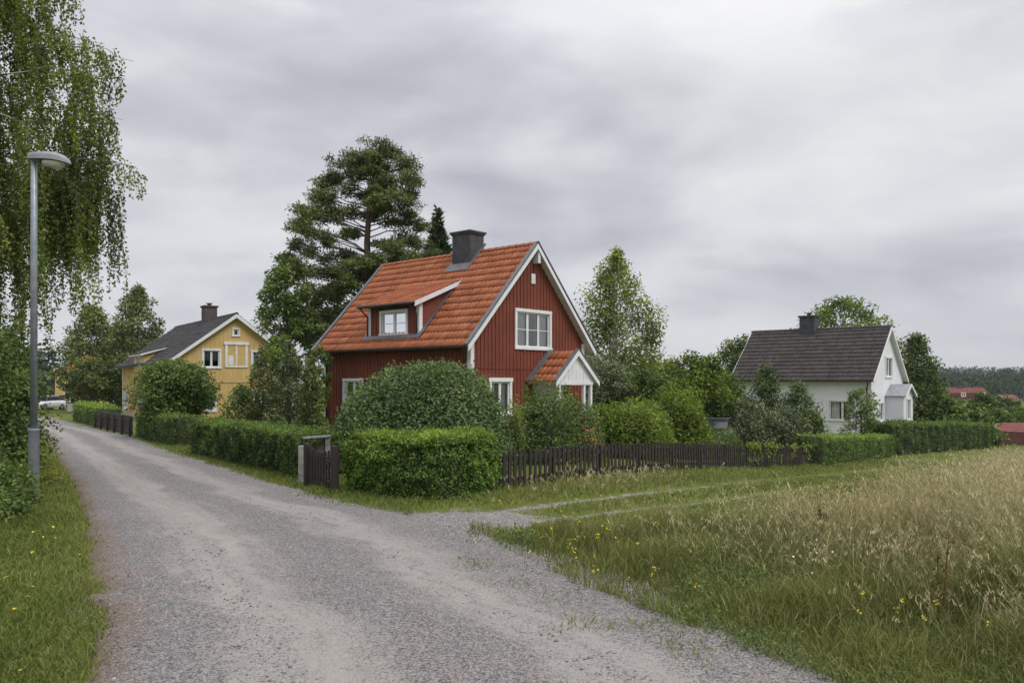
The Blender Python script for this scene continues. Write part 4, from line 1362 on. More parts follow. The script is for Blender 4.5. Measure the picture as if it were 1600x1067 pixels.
    mb.prism([onr(dx - 0.02, d1 + 0.005), onr(2.6, d1 + 0.005), onr(2.6, d1 + 0.12), onr(dx - 0.02, d1 + 0.22)], nr_ * 0.012)
    mb.build('dormer_flashing', M['flashing'], dorm)
    mb = MB()
    mb.tube([(dro[0] - 0.05, d0 - 0.2, dro[1] - 0.03), (dro[0] - 0.05, d1 + 0.2, dro[1] - 0.03)], 0.05, 8)
    for y in (d0 + 0.1, d1 + 0.02):
        mb.tube([(dro[0] - 0.05, y, dro[1] - 0.05), (dro[0] + 0.05, y, dro[1] - 0.2), (dx - 0.08, y - 0.02, dro[1] - 0.42), (dx - 0.08, y - 0.02, zb + 0.15)], 0.032, 7)
    mb.build('dormer_gutter', M['dark_metal'], dorm, smooth=True)
    # porch in front of the gable
    px, hw, py, pe, pr = 5.08, 1.43, -1.22, Z(2.02), Z(3.27)
    por = thing('porch', (0, 0, 0), None, None)
    por.parent = root
    sp = (pr - pe) / hw
    for sx in (1, -1):
        V = nrm(np.array([sx * hw, 0, pr - pe]))
        o = tile_slope('porch_roof', (px - sx * hw, py + 0.05, pe), (0, 1, 0), V, oy - py - 0.08, math.hypot(hw, pr - pe) - 0.02, M['orange_tile'], por, 0.24, 0.42, 0.04, 0.05, seed=15 + sx)
    mb = MB()
    for sx in (1, -1):
        n = nrm(np.array([-sx * (pr - pe), 0, hw]))
        a = np.array([px - sx * hw, py + 0.03, pe]) - n * 0.012; b = np.array([px, py + 0.03, pr]) - n * 0.012
        pts = [a, b, np.array([px, py + 0.03, pr - 0.1]), a - n * 0.06]
        mb.prism(pts if sx == 1 else pts[::-1], np.array([0, oy - py - 0.05, 0]))
    mb.build('porch_soffit', M['white'], por)
    mb = MB(); mc = MB()
    for sx in (1, -1):
        a = np.array([px - sx * (hw + 0.03), py, pe - 0.0]); b = np.array([px, py, pr + 0.02])
        mb.prism([a, b, b - UP * 0.22, a - UP * 0.2], np.array([0, 0.03, 0]))
        n = nrm(np.array([-sx * (pr - pe), 0, hw]))
        q = [a + n * 0.03, b + n * 0.03, b + n * 0.075, a + n * 0.075]
        mc.prism([p + np.array([0, -0.015, 0]) for p in q], np.array([0, 0.17, 0]))
        q = [np.array([px - sx * (hw + 0.03), oy - 0.30, pe]) + n * 0.03, np.array([px, oy - 0.30, pr]) + n * 0.03, np.array([px, oy - 0.30, pr]) + n * 0.08, np.array([px - sx * (hw + 0.03), oy - 0.30, pe]) + n * 0.08]
        mc.prism(q, np.array([0, 0.27, 0]))
    mb.build('porch_bargeboard', M['white'], por)
    mc.build('porch_flashing', M['flashing'], por)
    mb = MB()
    zb2 = Z(1.95)
    hwz = hw - 0.30
    yf = py + 0.14
    pts = [(px - hwz, yf, zb2), (px + hwz, yf, zb2), (px + hwz, yf, pr - sp * hwz - 0.1), (px, yf, pr - 0.1), (px - hwz, yf, pr - sp * hwz - 0.1)]
    mb.prism([np.array(p) for p in pts], np.array([0, 0.04, 0]))
    for k in range(9):
        x = px - 1.0 + k * 0.25
        zz = pr - sp * abs(x - px) - 0.16
        mb.box(x - 0.012, x + 0.012, yf - 0.012, yf - 0.002, zb2 + 0.09, zz)
    mb.box(px - hwz - 0.02, px + hwz + 0.02, yf - 0.025, yf - 0.003, zb2 - 0.06, zb2 + 0.08)
    for sx in (-1, 1):
        x = px + sx * (hwz - 0.06)
        mb.box(min(x, x + sx * 0.05), max(x, x + sx * 0.05), yf + 0.045, oy - 0.03, Z(1.9), Z(2.02))
    mb.build('porch_gable', M['white'], por)
    for x in (px - hwz + 0.07, px + hwz - 0.07, px + hwz - 0.55):
        mb = MB(); mb.box(x - 0.06, x + 0.06, yf + 0.0, yf + 0.12, 0.2, zb2 - 0.002)
        mb.build('porch_post', M['white'], por)
    mb = MB(); mb.box(px - hwz, px + hwz, yf - 0.1, oy - 0.03, -0.3, 0.25)
    mb.build('porch_floor', M['plinth'], por)
    mb = MB(); gab.box(mb, px - 0.95, px + 0.98, 0.36, Z(2.0), 0.004, 0.07)
    for k in range(9): gab.box(mb, px - 0.86 + k * 0.2, px - 0.74 + k * 0.2, 0.5, Z(1.9), 0.07, 0.085)
    mb.build('front_door', M['white_worn'], root)
    return root


# ---- yellow house ----------------------------------------------------------
def yellow_house():
    W, L, ze, zr = 8.8, 16.6, 3.20, 6.46
    O = P(258, 568, 50.4)
    g = float(hgt(O[0], O[1] + 4)) - 0.15
    root = thing('yellow_house', (O[0], O[1], g), 'yellow wooden house with grey roof, worn gable paint and a boarded up balcony door', 'house', rz=math.radians(35.5))
    Z = lambda z: z - g
    ze = Z(ze); zr = Z(zr)
    sl = (zr - ze) / (W / 2)
    ox, oy = 0.45, 0.35
    gab = WF((0, oy, 0), (1, 0, 0), (0, -1, 0)); side = WF((ox, 0, 0), (0, 1, 0), (-1, 0, 0))
    back = WF((0, L - oy, 0), (1, 0, 0), (0, 1, 0)); far = WF((W - ox, 0, 0), (0, 1, 0), (1, 0, 0))
    hg, hs = [], []
    hg.append(window(root, gab, 2.27, 3.50, Z(2.88), Z(4.15), 2, 0, 0.12, 'blind')[1])
    hg.append(window(root, gab, 5.42, 6.60, Z(2.88), Z(4.12), 2, 0, 0.12)[1])
    hg.append(window(root, gab, 1.95, 3.20, Z(0.08), Z(1.52), 2, 0, 0.12)[1])
    hg.append(window(root, gab, 5.5, 6.7, Z(0.08), Z(1.52), 2, 0, 0.12)[1])
    hg.append(window(root, gab, 4.20, 4.70, Z(4.98), Z(5.55), 1, 0, 0.09, None)[1])
    hs.append(window(root, side, 14.0, 15.5, Z(-0.08), Z(1.47), 2, 1, 0.12)[1])
    hs.append(window(root, side, 8.6, 10.2, Z(-0.08), Z(1.47), 2, 1, 0.12)[1])
    halfs = [(-sl, 1, ze - 0.16), (sl, 1, ze + sl * W - 0.16)]
    mb = MB()
    wall(mb, gab, ox, W - ox, 0.3, zr, halfs, hg, (0.28, 0.05, 0.018))
    wall(mb, back, ox, W - ox, 0.3, zr, halfs)
    zt = ze + sl * ox - 0.14
    wall(mb, side, oy, L - oy, 0.3, zt, (), hs, (0.28, 0.05, 0.018))
    wall(mb, far, oy, L - oy, 0.3, zt)
    gab.box(mb, ox, W - ox, Z(1.97), Z(2.05), 0.004, 0.04)
    side.box(mb, oy, L - oy, Z(1.82), Z(1.90), 0.004, 0.04)
    mb.build('wall', M['yellow_wall'], root)
    mb = MB(); mb.box(ox - 0.02, W - ox + 0.02, oy - 0.02, L - oy + 0.02, -0.6, 0.31)
    mb.build('foundation', M['plinth'], root)
    # boarded balcony door: white frame, yellow panels
    mb = MB()
    gab.box(mb, 3.66, 5.28, Z(4.44), Z(4.62), 0.0, 0.09)
    gab.box(mb, 3.74, 3.90, Z(3.06), Z(4.44), 0.0, 0.06); gab.box(mb, 5.04, 5.20, Z(3.06), Z(4.44), 0.0, 0.06)
    gab.box(mb, 4.42, 4.52, Z(3.06), Z(4.44), 0.022, 0.055)
    gab.box(mb, 3.74, 5.20, Z(2.96), Z(3.06), 0.0, 0.06)
    df = mb.build('door_frame', M['white_worn'], root)
    mb = MB(); gab.box(mb, 3.90, 5.04, Z(3.06), Z(4.44), 0.0, 0.030)
    mb.build('door_board', M['yellow_wall'], df)
    mb = MB(); gab.box(mb, 3.95, 4.28, Z(3.12), Z(3.72), 0.030, 0.036)
    mb.build('worn_patch', M['white_worn'], df)
    for x, y in ((ox, oy), (ox, L - oy), (W - ox, oy)):
        mb = MB()
        sx = -1 if x < 1 else 1; sy = -1 if y < 1 else 1
        xa, xb = sorted((x + sx * 0.035, x - sx * 0.14)); ya, yb = sorted((y + sy * 0.035, y + sy * 0.002))
        mb.box(xa, xb, ya, yb, 0.3, zt - 0.02)
        xa, xb = sorted((x + sx * 0.035, x + sx * 0.002)); ya, yb = sorted((y + sy * 0.0015, y - sy * 0.14))
        mb.box(xa, xb, ya, yb, 0.3, zt - 0.02)
        mb.build('corner_board', M['white_worn'], root)
    roof_pair(root, W, L, ze, zr, 'slate_tile', seed=21, amp=0.02, lip=0.03)
    barge(root, W, ze, zr, 0.0, 0.24, cap=False); barge(root, W, ze, zr, L, 0.24, cap=False)
    gutter(root, -0.07, 0.02, L - 0.02, ze - 0.02, 0.06)
    chimney(root, 4.0, 4.85, 6.1, 7.0, zr - 0.6, Z(7.45), 'brown_brick', cowl=True)
    # long shed dormer
    dx, d0, d1 = 0.15, 6.9, 10.4
    dw = WF((dx, 0, 0), (0, 1, 0), (-1, 0, 0))
    dro = [-0.15, Z(3.95), 2.2, Z(4.62)]
    dsl = (dro[3] - dro[1]) / (dro[2] - dro[0])
    zb, zf = Z(2.80), dro[1] + dsl * (dx - dro[0]) - 0.09
    ho = window(root, dw, 7.9, 9.5, Z(3.05), zf - 0.04, 2, 0, 0.1, 'full')[1]
    mb = MB()
    wall(mb, dw, d0, d1, zb, zf, (), [ho])
    xm = (dro[1] - dsl * dro[0] - 0.1 - ze) / (sl - dsl)
    for y in (d0, d1):
        mb.poly([(dx, y, zb), (ox, y, zb), (xm, y, ze + sl * xm - 0.02), (dx, y, zf)])
    dorm = mb.build('dormer', M['yellow_wall'], root)
    V = nrm(np.array([dro[2] - dro[0], 0, dro[3] - dro[1]])); lv = math.hypot(dro[2] - dro[0], dro[3] - dro[1])
    tile_slope('dormer_roof', (dro[0], d0 - 0.25, dro[1]), (0, 1, 0), V, d1 - d0 + 0.5, lv, M['slate_tile'], dorm, 0.22, 0.36, 0.02, 0.03, seed=29)
    mb = MB()
    nv = np.array([-V[2], 0, V[0]])
    a = np.array([dro[0], d0 - 0.24, dro[1]]) - nv * 0.012; b = np.array([dro[2] - 0.05, d0 - 0.24, dro[3]]) - nv * 0.03
    mb.prism([a, b, b - nv * 0.05, a - nv * 0.12], np.array([0, d1 - d0 + 0.48, 0]))
    mb.build('dormer_soffit', M['white_worn'], dorm)
    return root


# ---- white house -----------------------------------------------------------
def white_house():
    W, L, ze, zr = 7.5, 9.7, 2.10, 5.68
    O = P(1366, 596, 50.4)
    g = float(hgt(O[0] + 2, O[1] + 2))
    root = thing('white_house', (O[0], O[1], g), 'white wooden house with dark brown tiled roof and a small gabled porch', 'house', rz=math.radians(49.1))
    Z = lambda z: z - g
    ze = Z(ze); zr = Z(zr)
    sl = (zr - ze) / (W / 2)
    ox, oy = 0.4, 0.3
    gab = WF((0, oy, 0), (1, 0, 0), (0, -1, 0)); side = WF((ox, 0, 0), (0, 1, 0), (-1, 0, 0))
    back = WF((0, L - oy, 0), (1, 0, 0), (0, 1, 0)); far = WF((W - ox, 0, 0), (0, 1, 0), (1, 0, 0))
    hg, hs = [], []
    hg.append(window(root, gab, 3.20, 4.75, Z(2.28), Z(3.70), 2, 0, 0.12)[1])
    hg.append(window(root, gab, 2.0, 2.85, Z(-0.55), Z(0.75), 1, 0, 0.12)[1])
    hs.append(window(root, side, 1.15, 3.0, Z(-0.5), Z(0.9), 2, 0, 0.12)[1])
    hs.append(window(root, side, 6.6, 8.1, Z(-0.4), Z(0.85), 2, 0, 0.12)[1])
    halfs = [(-sl, 1, ze - 0.16), (sl, 1, ze + sl * W - 0.16)]
    mb = MB()
    wall(mb, gab, ox, W - ox, 0.2, zr, halfs, hg)
    wall(mb, back, ox, W - ox, 0.2, zr, halfs)
    zt = ze + sl * ox - 0.14
    wall(mb, side, oy, L - oy, 0.2, zt, (), hs)
    wall(mb, far, oy, L - oy, 0.2, zt)
    z = 0.4
    while z < zt - 0.1:      # board edges
        side.box(mb, oy, hs[0][0] - 0.08, z, z + 0.012, 0.002, 0.014)
        z += 0.2
    mb.build('wall', M['white_wall'], root)
    mb = MB(); mb.box(ox - 0.02, W - ox + 0.02, oy - 0.02, L - oy + 0.02, -0.6, 0.21)
    mb.build('foundation', M['plinth'], root)
    roof_pair(root, W, L, ze, zr, 'dark_tile', seed=41, tw=0.3, th=0.36, amp=0.022)
    barge(root, W, ze, zr, 0.0, 0.2, cap=False); barge(root, W, ze, zr, L, 0.2, cap=False)
    gutter(root, -0.06, 0.02, L - 0.02, ze - 0.02, 0.06, [[(-0.06, 0.4, ze - 0.08), (0.05, 0.4, ze - 0.25), (ox - 0.08, oy + 0.25, ze - 0.5), (ox - 0.08, oy + 0.25, 0.1)]])
    chimney(root, 3.3, 4.15, 4.95, 6.0, zr - 0.7, Z(6.62), cowl=True)
    # porch
    px, hw, py, pe, pr = 4.35, 1.25, -1.0, Z(1.12), Z(1.88)
    por = thing('porch', (0, 0, 0), None, None); por.parent = root
    mb = MB()
    for sx in (1, -1):
        n = nrm(np.array([-sx * (pr - pe), 0, hw]))
        a = np.array([px - sx * hw, py, pe]); b = np.array([px, py, pr])
        pts = [a, b, b - UP * 0.08, a - n * 0.06]
        mb.prism(pts if sx == 1 else pts[::-1], np.array([0, oy - py - 0.03, 0]))
    mb.build('porch_roof', M['sheet_metal'], por)
    mb = MB()
    for sx in (1, -1):
        a = np.array([px - sx * (hw + 0.02), py - 0.03, pe + 0.02]); b = np.array([px, py - 0.03, pr + 0.02])
        mb.prism([a, b, b - UP * 0.17, a - UP * 0.16], np.array([0, 0.028, 0]))
    mb.build('porch_bargeboard', M['white'], por)
    fw = WF((0, py + 0.2, 0), (1, 0, 0), (0, -1, 0))
    lw = WF((px - hw + 0.2, 0, 0), (0, 1, 0), (-1, 0, 0))
    fr, ho = window(por, fw, px - 0.45, px + 0.5, Z(-0.5), Z(0.95), 2, 0, 0.1)
    mb = MB()
    sp = (pr - pe) / hw
    wall(mb, fw, px - hw + 0.2, px + hw - 0.2, 0.1, pr, [(-sp, 1, pe - 0.08 - sp * (px - hw)), (sp, 1, pe - 0.08 + sp * (px + hw))], [ho])
    wall(mb, lw, py + 0.2, oy, 0.1, pe + sp * 0.2 - 0.08)
    lw2 = WF((px + hw - 0.2, 0, 0), (0, 1, 0), (1, 0, 0))
    wall(mb, lw2, py + 0.2, oy, 0.1, pe + sp * 0.2 - 0.08)
    mb.build('porch_wall', M['white_wall'], por)
    return root


red_house()
yellow_house()
white_house()


def plain_house(name, loc, rz, W, L, he, hr, wallm, roofm, label, windows, th=0.5, stack=True):
    """a distant house: walls, roof, windows, chimney"""
    root = thing(name, loc, label, 'house', rz=rz)
    ox = 0.4
    sl = (hr - he) / (W / 2)
    gab = WF((0, ox, 0), (1, 0, 0), (0, -1, 0)); side = WF((ox, 0, 0), (0, 1, 0), (-1, 0, 0))
    hg, hs = [], []
    for wl, a0, a1, z0, z1 in windows:
        f, h = window(root, gab if wl == 'g' else side, a0, a1, z0, z1, 2, 0, 0.12, None)
        (hg if wl == 'g' else hs).append(h)
    halfs = [(-sl, 1, he - 0.16), (sl, 1, he + sl * W - 0.16)]
    mb = MB()
    wall(mb, gab, ox, W - ox, -0.4, hr, halfs, hg)
    wall(mb, WF((0, L - ox, 0), (1, 0, 0), (0, 1, 0)), ox, W - ox, -0.4, hr, halfs)
    zt = he + sl * ox - 0.14
    wall(mb, side, ox, L - ox, -0.4, zt, (), hs)
    wall(mb, WF((W - ox, 0, 0), (0, 1, 0), (1, 0, 0)), ox, L - ox, -0.4, zt)
    mb.build('wall', M[wallm], root)
    roof_pair(root, W, L, he, hr, roofm, seed=5, tw=0.4, th=th)
    barge(root, W, he, hr, 0.0, 0.22, cap=False)
    if stack: chimney(root, W / 2 - 0.35, W / 2 + 0.35, L * 0.55, L * 0.55 + 0.8, hr - 0.5, hr + 0.9, 'brown_brick')
    return root


def gpt(x, y, dz=0.0):
    return (x, y, float(hgt(x, y)) + dz)


# yellow house far down the road, seen between the trees
x, y = (78 - CX) / F * 92, 92.0
plain_house('yellow_house', gpt(x, y), math.radians(12), 8.5, 9.0, 4.2, 6.8, 'yellow_wall', 'red_tile', 'distant yellow house with a brownish red roof at the far end of the road',
            [('g', 1.3, 2.6, 0.4, 1.9), ('g', 3.6, 4.9, 0.4, 1.9), ('g', 5.9, 7.2, 0.4, 1.9), ('g', 1.6, 2.8, 3.2, 4.4), ('g', 5.4, 6.6, 3.2, 4.4)])
# red roofed houses in the valley on the right
def valley(px0, px1, py_ridge, py_eave, Y, label, wallm='red_fence', wins=()):
    x0 = (px0 - CX) / F * Y; x1 = (px1 - CX) / F * Y
    zr = CZ + (HY - py_ridge) / F * Y; ze = CZ + (HY - py_eave) / F * Y
    g = float(hgt((x0 + x1) / 2, Y))
    L = (x1 - x0); W = 9.0
    root = plain_house('red_roof_house', (x1, Y, g), math.radians(90), W, L, ze - g, zr - g, wallm, 'red_tile', label, wins, th=0.8)
    return root
valley(1483, 1552, 606, 626, 230, 'far house with a long red roof rising above trees below the forest hill', 'red_fence', [('s', 2, 3.4, 4.3, 5.5), ('s', 7.5, 8.9, 4.3, 5.5)])
valley(1574, 1598, 617, 626, 250, 'small far house with a pinkish red roof at the right edge of the picture', 'red_fence')
valley(1552, 1572, 627, 635, 200, 'low far outbuilding with an orange red roof between green trees', 'yellow_wall')
# low red roofed garage beyond the last hedge
x0 = (1545 - CX) / F * 74
root = plain_house('garage', gpt(x0 + 14, 74.0), math.radians(96), 7.0, 15.5, CZ - 82 / F * 74 - float(hgt(x0 + 6, 74)), CZ - 61 / F * 74 - float(hgt(x0 + 6, 74)), 'red_fence', 'red_tile',
                   'low garage with a red roof behind the dark red board fence', [], th=0.4, stack=False)
root['category'] = 'garage'


# ------------------------------------------------------------------ fences, gates, walls
def fence(name, A, B, h, spacing, pw, mat, label, bay=2.0, rails=True, top=0.02, seed=3, gapless=False):
    r = np.random.default_rng(seed)
    A = np.asarray(A, float); B = np.asarray(B, float)
    root = thing(name, (A[0], A[1], float(hgt(A[0], A[1]))), label, 'fence')
    d = nrm(B[:2] - A[:2]); L = float(np.linalg.norm(B[:2] - A[:2]))
    nn = np.array([d[1], -d[0], 0.0])                 # towards the viewer's side
    D = np.array([d[0], d[1], 0.0])
    o = np.array([A[0], A[1], float(hgt(A[0], A[1]))])
    gz = lambda s: float(hgt(A[0] + d[0] * s, A[1] + d[1] * s)) - o[2]
    nb = max(int(round(L / bay)), 1); bl = L / nb
    k = 0
    for i in range(nb + 1):
        s = i * bl
        mb = MB()
        c = D * s - nn * 0.10
        mb.prism([c + D * a + nn * b + UP * (gz(s) - 0.3) for a, b in ((-.045, -.045), (.045, -.045), (.045, .045), (-.045, .045))], UP * (h + 0.28))
        mb.build('post', M[mat], root)
    for i in range(nb):
        s0, s1 = i * bl, (i + 1) * bl
        mb = MB()
        for zr_ in ((0.16, h - 0.17) if rails else ()):
            a = D * (s0 + 0.003) + UP * (gz(s0) + zr_) - nn * 0.035; b = D * (s1 - 0.003) + UP * (gz(s1) + zr_) - nn * 0.035
            mb.beam(a, b, 0.035, 0.085)
        if rails: mb.build('rail', M[mat], root)
        mb = MB()
        n = max(int(round(bl / spacing)), 1)
        for q in range(n):
            s = s0 + (q + 0.5) * bl / n + r.normal(0, 0.006)
            z = gz(s); hh = h + r.normal(0, 0.012); tl = r.normal(0, 0.012)
            w2 = pw / 2 * (1 + r.normal(0, 0.05))
            pts = [D * (s - w2) + UP * (z + 0.05), D * (s + w2) + UP * (z + 0.05), D * (s + w2 + tl) + UP * (z + hh - top), D * (s + tl) + UP * (z + hh), D * (s - w2 + tl) + UP * (z + hh - top)]
            mb.prism([p - nn * 0.014 + nn * r.normal(0, 0.003) for p in pts], nn * 0.022)
        mb.build('pickets', M[mat], root).name = 'picket_panel'
    return root


fence('picket_fence', FENCE_A, FENCE_B, 0.74, 0.185, 0.088, 'fence_wood', 'long dark brown picket fence between the gravel road corner and the white house hedge')
fa, fb = G(207, 682), G(152, 668)
fence('board_fence', fa, fb, 0.85, 0.11, 0.098, 'fence_wood', 'dark board fence across the driveway from the yellow house', bay=1.9, seed=5)
fence('red_board_fence', ((1540 - CX) / F * 62.5, 62.5, 0), ((1540 - CX) / F * 62.5 + 14, 66.5, 0), 1.1, 0.12, 0.112, 'red_fence', 'dark red board fence in front of the low garage roof', bay=2.2, seed=6)


def gate():
    a, b = G(480, 760), G(523, 769)
    root = thing('garden_gate', a, 'dark brown picket gate between the two clipped hedges', 'gate')
    d = nrm(b[:2] - a[:2]); D = np.array([d[0], d[1], 0]); nn = np.array([d[1], -d[0], 0.])
    if nn[1] > 0: nn = -nn
    L = float(np.linalg.norm(b[:2] - a[:2]))
    for s, w_, h in ((0, 0.11, 0.84), (L, 0.12, 0.86)):
        mb = MB()
        mb.prism([D * (s + u) + nn * v + UP * -0.2 for u, v in ((-w_ / 2, -w_ / 2), (w_ / 2, -w_ / 2), (w_ / 2, w_ / 2), (-w_ / 2, w_ / 2))], UP * (h + 0.2))
        mb.build('gate_post', M['fence_wood'], root, bevel=0.008)
    n = 9
    mb = MB()
    for k in range(n):
        s = 0.10 + (L - 0.2) * k / (n - 1)
        top = 0.80 - 0.08 * math.sin(math.pi * k / (n - 1))
        pts = [D * (s - 0.033) + UP * 0.07, D * (s + 0.033) + UP * 0.07, D * (s + 0.033) + UP * (top - 0.02), D * s + UP * top, D * (s - 0.033) + UP * (top - 0.02)]
        mb.prism([p + nn * 0.0 for p in pts], nn * 0.02)
    mb.build('picket_panel', M['fence_wood'], root)
    mb = MB()
    for z in (0.2, 0.58):
        mb.beam(D * 0.065 + UP * z - nn * 0.02, D * (L - 0.065) + UP * z - nn * 0.02, 0.03, 0.08)
    mb.beam(D * 0.08 + UP * 0.25 - nn * 0.038, D * (L - 0.08) + UP * 0.53 - nn * 0.038, 0.006, 0.07)
    mb.build('gate_rail', M['fence_wood'], root)
    mb = MB()
    for z in (0.2, 0.58):
        mb.beam(D * (L - 0.3) + UP * z + nn * 0.026, D * (L - 0.06) + UP * z + nn * 0.026, 0.008, 0.035)
    mb.build('hinge', M['dark_metal'], root)


gate()


def garden_wall():
    a = G(473, 755); c = np.array([a[0], a[1], 0])
    root = thing('garden_wall', a, 'pale stone gate pillar and coping behind the picket gate', 'wall')
    mb = MB()
    mb.box(-0.075, 0.075, -0.075, 0.075, -0.2, 0.76)
    mb.build('pillar', M['stone'], root, bevel=0.012)
    mb = MB()
    e = P(516, 681, a[1] + 1.0) - a; s = P(474, 684, a[1] + 0.35) - a
    mb.beam(s, e, 0.07, 0.045)
    mb.build('coping', M['stone'], root, bevel=0.01)
    mb = MB(); mb.box(e[0] - 0.10, e[0], e[1] - 0.05, e[1] + 0.05, -0.2, e[2] - 0.027)
    mb.build('pier', M['stone'], root, bevel=0.01)


garden_wall()


def small_gate():
    a, b = G(264, 696) + np.array([0.5, 0.5, 0]), G(289, 703) + np.array([0.5, 0.5, 0])
    root = thing('wooden_gate', a, 'low dark wooden gate set back in shade between two hedges below a round bush', 'gate')
    d = (b - a); d[2] = 0
    L = float(np.linalg.norm(d)); D = d / L; nn = np.array([D[1], -D[0], 0])
    if nn[1] > 0: nn = -nn
    for s in (0, L):
        mb = MB(); mb.prism([D * (s + u) + nn * v + UP * -0.2 for u, v in ((-.05, -.05), (.05, -.05), (.05, .05), (-.05, .05))], UP * 1.05)
        mb.build('gate_post', M['fence_wood'], root)
    mb = MB()
    n = 10
    for k in range(n):
        s = 0.1 + (L - 0.2) * k / (n - 1)
        mb.prism([D * (s - 0.045) + UP * 0.08, D * (s + 0.045) + UP * 0.08, D * (s + 0.045) + UP * 0.8, D * (s - 0.045) + UP * 0.8], nn * 0.02)
    mb.build('picket_panel', M['fence_wood'], root)
    mb = MB()
    for z in (0.2, 0.6): mb.beam(D * 0.055 + UP * z - nn * 0.022, D * (L - 0.055) + UP * z - nn * 0.022, 0.035, 0.08)
    mb.build('gate_rail', M['fence_wood'], root)


small_gate()


# ------------------------------------------------------------------ street lamp
def street_lamp():
    b = G(53, 786)
    k = b[1] / F                                    # metres per photo pixel at its distance
    root = thing('street_lamp', b, 'grey metal street lamp on a plain pole under the hanging birch', 'street lamp')
    zt = CZ + (HY - 250) * k - b[2]; zc = CZ + (HY - 672) * k - b[2]
    mb = MB(); mb.tube([(0, 0, -0.3), (0, 0, zc - 0.02), (0, 0, zc)], [0.083, 0.083, 0.078], 20)
    mb.build('pole_base', M['galv_dark'], root, smooth=False)
    mb = MB(); mb.tube([(0, 0, zc - 0.01), (0, 0, zc + 0.02), (0, 0, zc + 0.03)], [0.093, 0.093, 0.06], 20)
    mb.build('collar', M['galv'], root)
    mb = MB(); mb.tube([(0, 0, zc + 0.0), (0, 0, zt - 0.12), (0, 0, zt - 0.115), (0, 0, zt + 0.02)], [0.055, 0.05, 0.044, 0.044], 16)
    mb.build('pole', M['galv'], root, smooth=True)
    # head: side profile along x, rounded in plan
    prof = [(-0.07, 0.03, 0.135), (0.05, 0.02, 0.15), (0.2, 0.015, 0.155), (0.36, -0.002, 0.145), (0.48, -0.02, 0.105), (0.565, -0.04, 0.045), (0.60, -0.05, -0.02)]
    half = [0.075, 0.105, 0.13, 0.14, 0.125, 0.09, 0.035]
    vs, fs = [], []
    n = 9
    for (x, lo, hi), hw in zip(prof, half):
        for j in range(n):
            an = math.pi * j / (n - 1)
            vs.append((x, hw * math.cos(an), max(lo, -0.06) + max(hi - lo, 0.015) * (math.sin(an) ** 0.6)))
    for i in range(len(prof) - 1):
        for j in range(n - 1):
            fs.append((i * n + j, (i + 1) * n + j, (i + 1) * n + j + 1, i * n + j + 1))
        fs.append((i * n + n - 1, (i + 1) * n + n - 1, (i + 1) * n, i * n))
    fs.append(tuple(range(n))); fs.append(tuple(range((len(prof) - 1) * n, len(prof) * n))[::-1])
    mb = MB(); mb.v = [(x, y, z + zt - 0.02) for x, y, z in vs]; mb.f = fs
    mb.build('lamp_head', M['lamp_grey'], root)
    # refractor bowl under the front of the head
    vs, fs = [], []
    for i, (s, z) in enumerate(((1.0, 0.0), (0.98, -0.035), (0.85, -0.075), (0.5, -0.1), (0.05, -0.108))):
        for j in range(16):
            an = 2 * math.pi * j / 16
            vs.append((0.32 + 0.19 * s * math.cos(an), 0.115 * s * math.sin(an), zt - 0.02 - 0.015 * (1 + math.cos(an)) + z))
    for i in range(4):
        for j in range(16):
            j2 = (j + 1) % 16
            fs.append((i * 16 + j, i * 16 + j2, (i + 1) * 16 + j2, (i + 1) * 16 + j))
    mb = MB(); mb.v = vs; mb.f = fs
    mb.build('lamp_lens', M['lamp_lens'], root, smooth=True)
    mb = MB(); mb.tube([(0, 0, zt - 0.02), (0.1, 0, zt - 0.0)], 0.05, 10)
    mb.build('bracket', M['galv_dark'], root)


street_lamp()

# ------------------------------------------------------------------ hedges
hp = lambda pts, back: np.array([G(*p)[:2] for p in pts]) + np.array(back)
# front hedge wraps the corner of the garden
p0 = G(530, 768)[:2]; p1 = G(640, 781)[:2]; p2 = G(700, 781)[:2]; p3 = G(779, 767)[:2]
make_hedge('clipped_hedge', [p0 + [0.42, 0.35], p1 + [0.10, 0.50], p2 + [-0.12, 0.50], p3 + [-0.42, 0.38]], 0.95, (0.99, 1.03, 1.05, 0.99),
           'bright green clipped hedge rounding the road corner in front of the big round bush', 'hedge_leaf', 34000, 0.052, 0.036, 3, 0.17)
q0 = G(470, 751)[:2]; q1 = G(293, 708)[:2]
make_hedge('clipped_hedge', [q0 + [0.42, 0.42], q1 + [0.5, 0.1]], 0.9, (0.93, 0.95, 0.95),
           'long trimmed hedge beside the gravel road left of the picket gate', 'hedge_dark', 32000, 0.055, 0.038, 4, 0.17)
q0 = G(262, 698)[:2]; q1 = G(206, 682)[:2]
make_hedge('clipped_hedge', [q0 + [0.45, 0.4], q1 + [0.55, 0.2]], 0.9, (0.95, 0.92), 'short hedge below the round bush by the yellow house', 'hedge_dark', 9000, 0.075, 0.05, 5, 0.12)
q0 = G(150, 668)[:2]; q1 = G(104, 657)[:2]
make_hedge('clipped_hedge', [q0 + [0.6, 0.3], q1 + [0.9, 0.3]], 1.2, (1.0, 1.1, 1.15), 'farthest small hedge where the road bends out of sight', 'hedge_leaf', 6000, 0.11, 0.07, 6, 0.15)
q0 = G(1276, 728)[:2]; q1 = G(1398, 712)[:2]
make_hedge('clipped_hedge', [q0 + [-0.1, 0.6], q1 + [-0.2, 0.6]], 1.1, (1.12, 1.10), 'low mid green hedge at the far end of the picket fence', 'hedge_leaf', 14000, 0.08, 0.055, 7, 0.12)
q0 = G(1392, 713)[:2]; q1 = G(1550, 700)[:2]
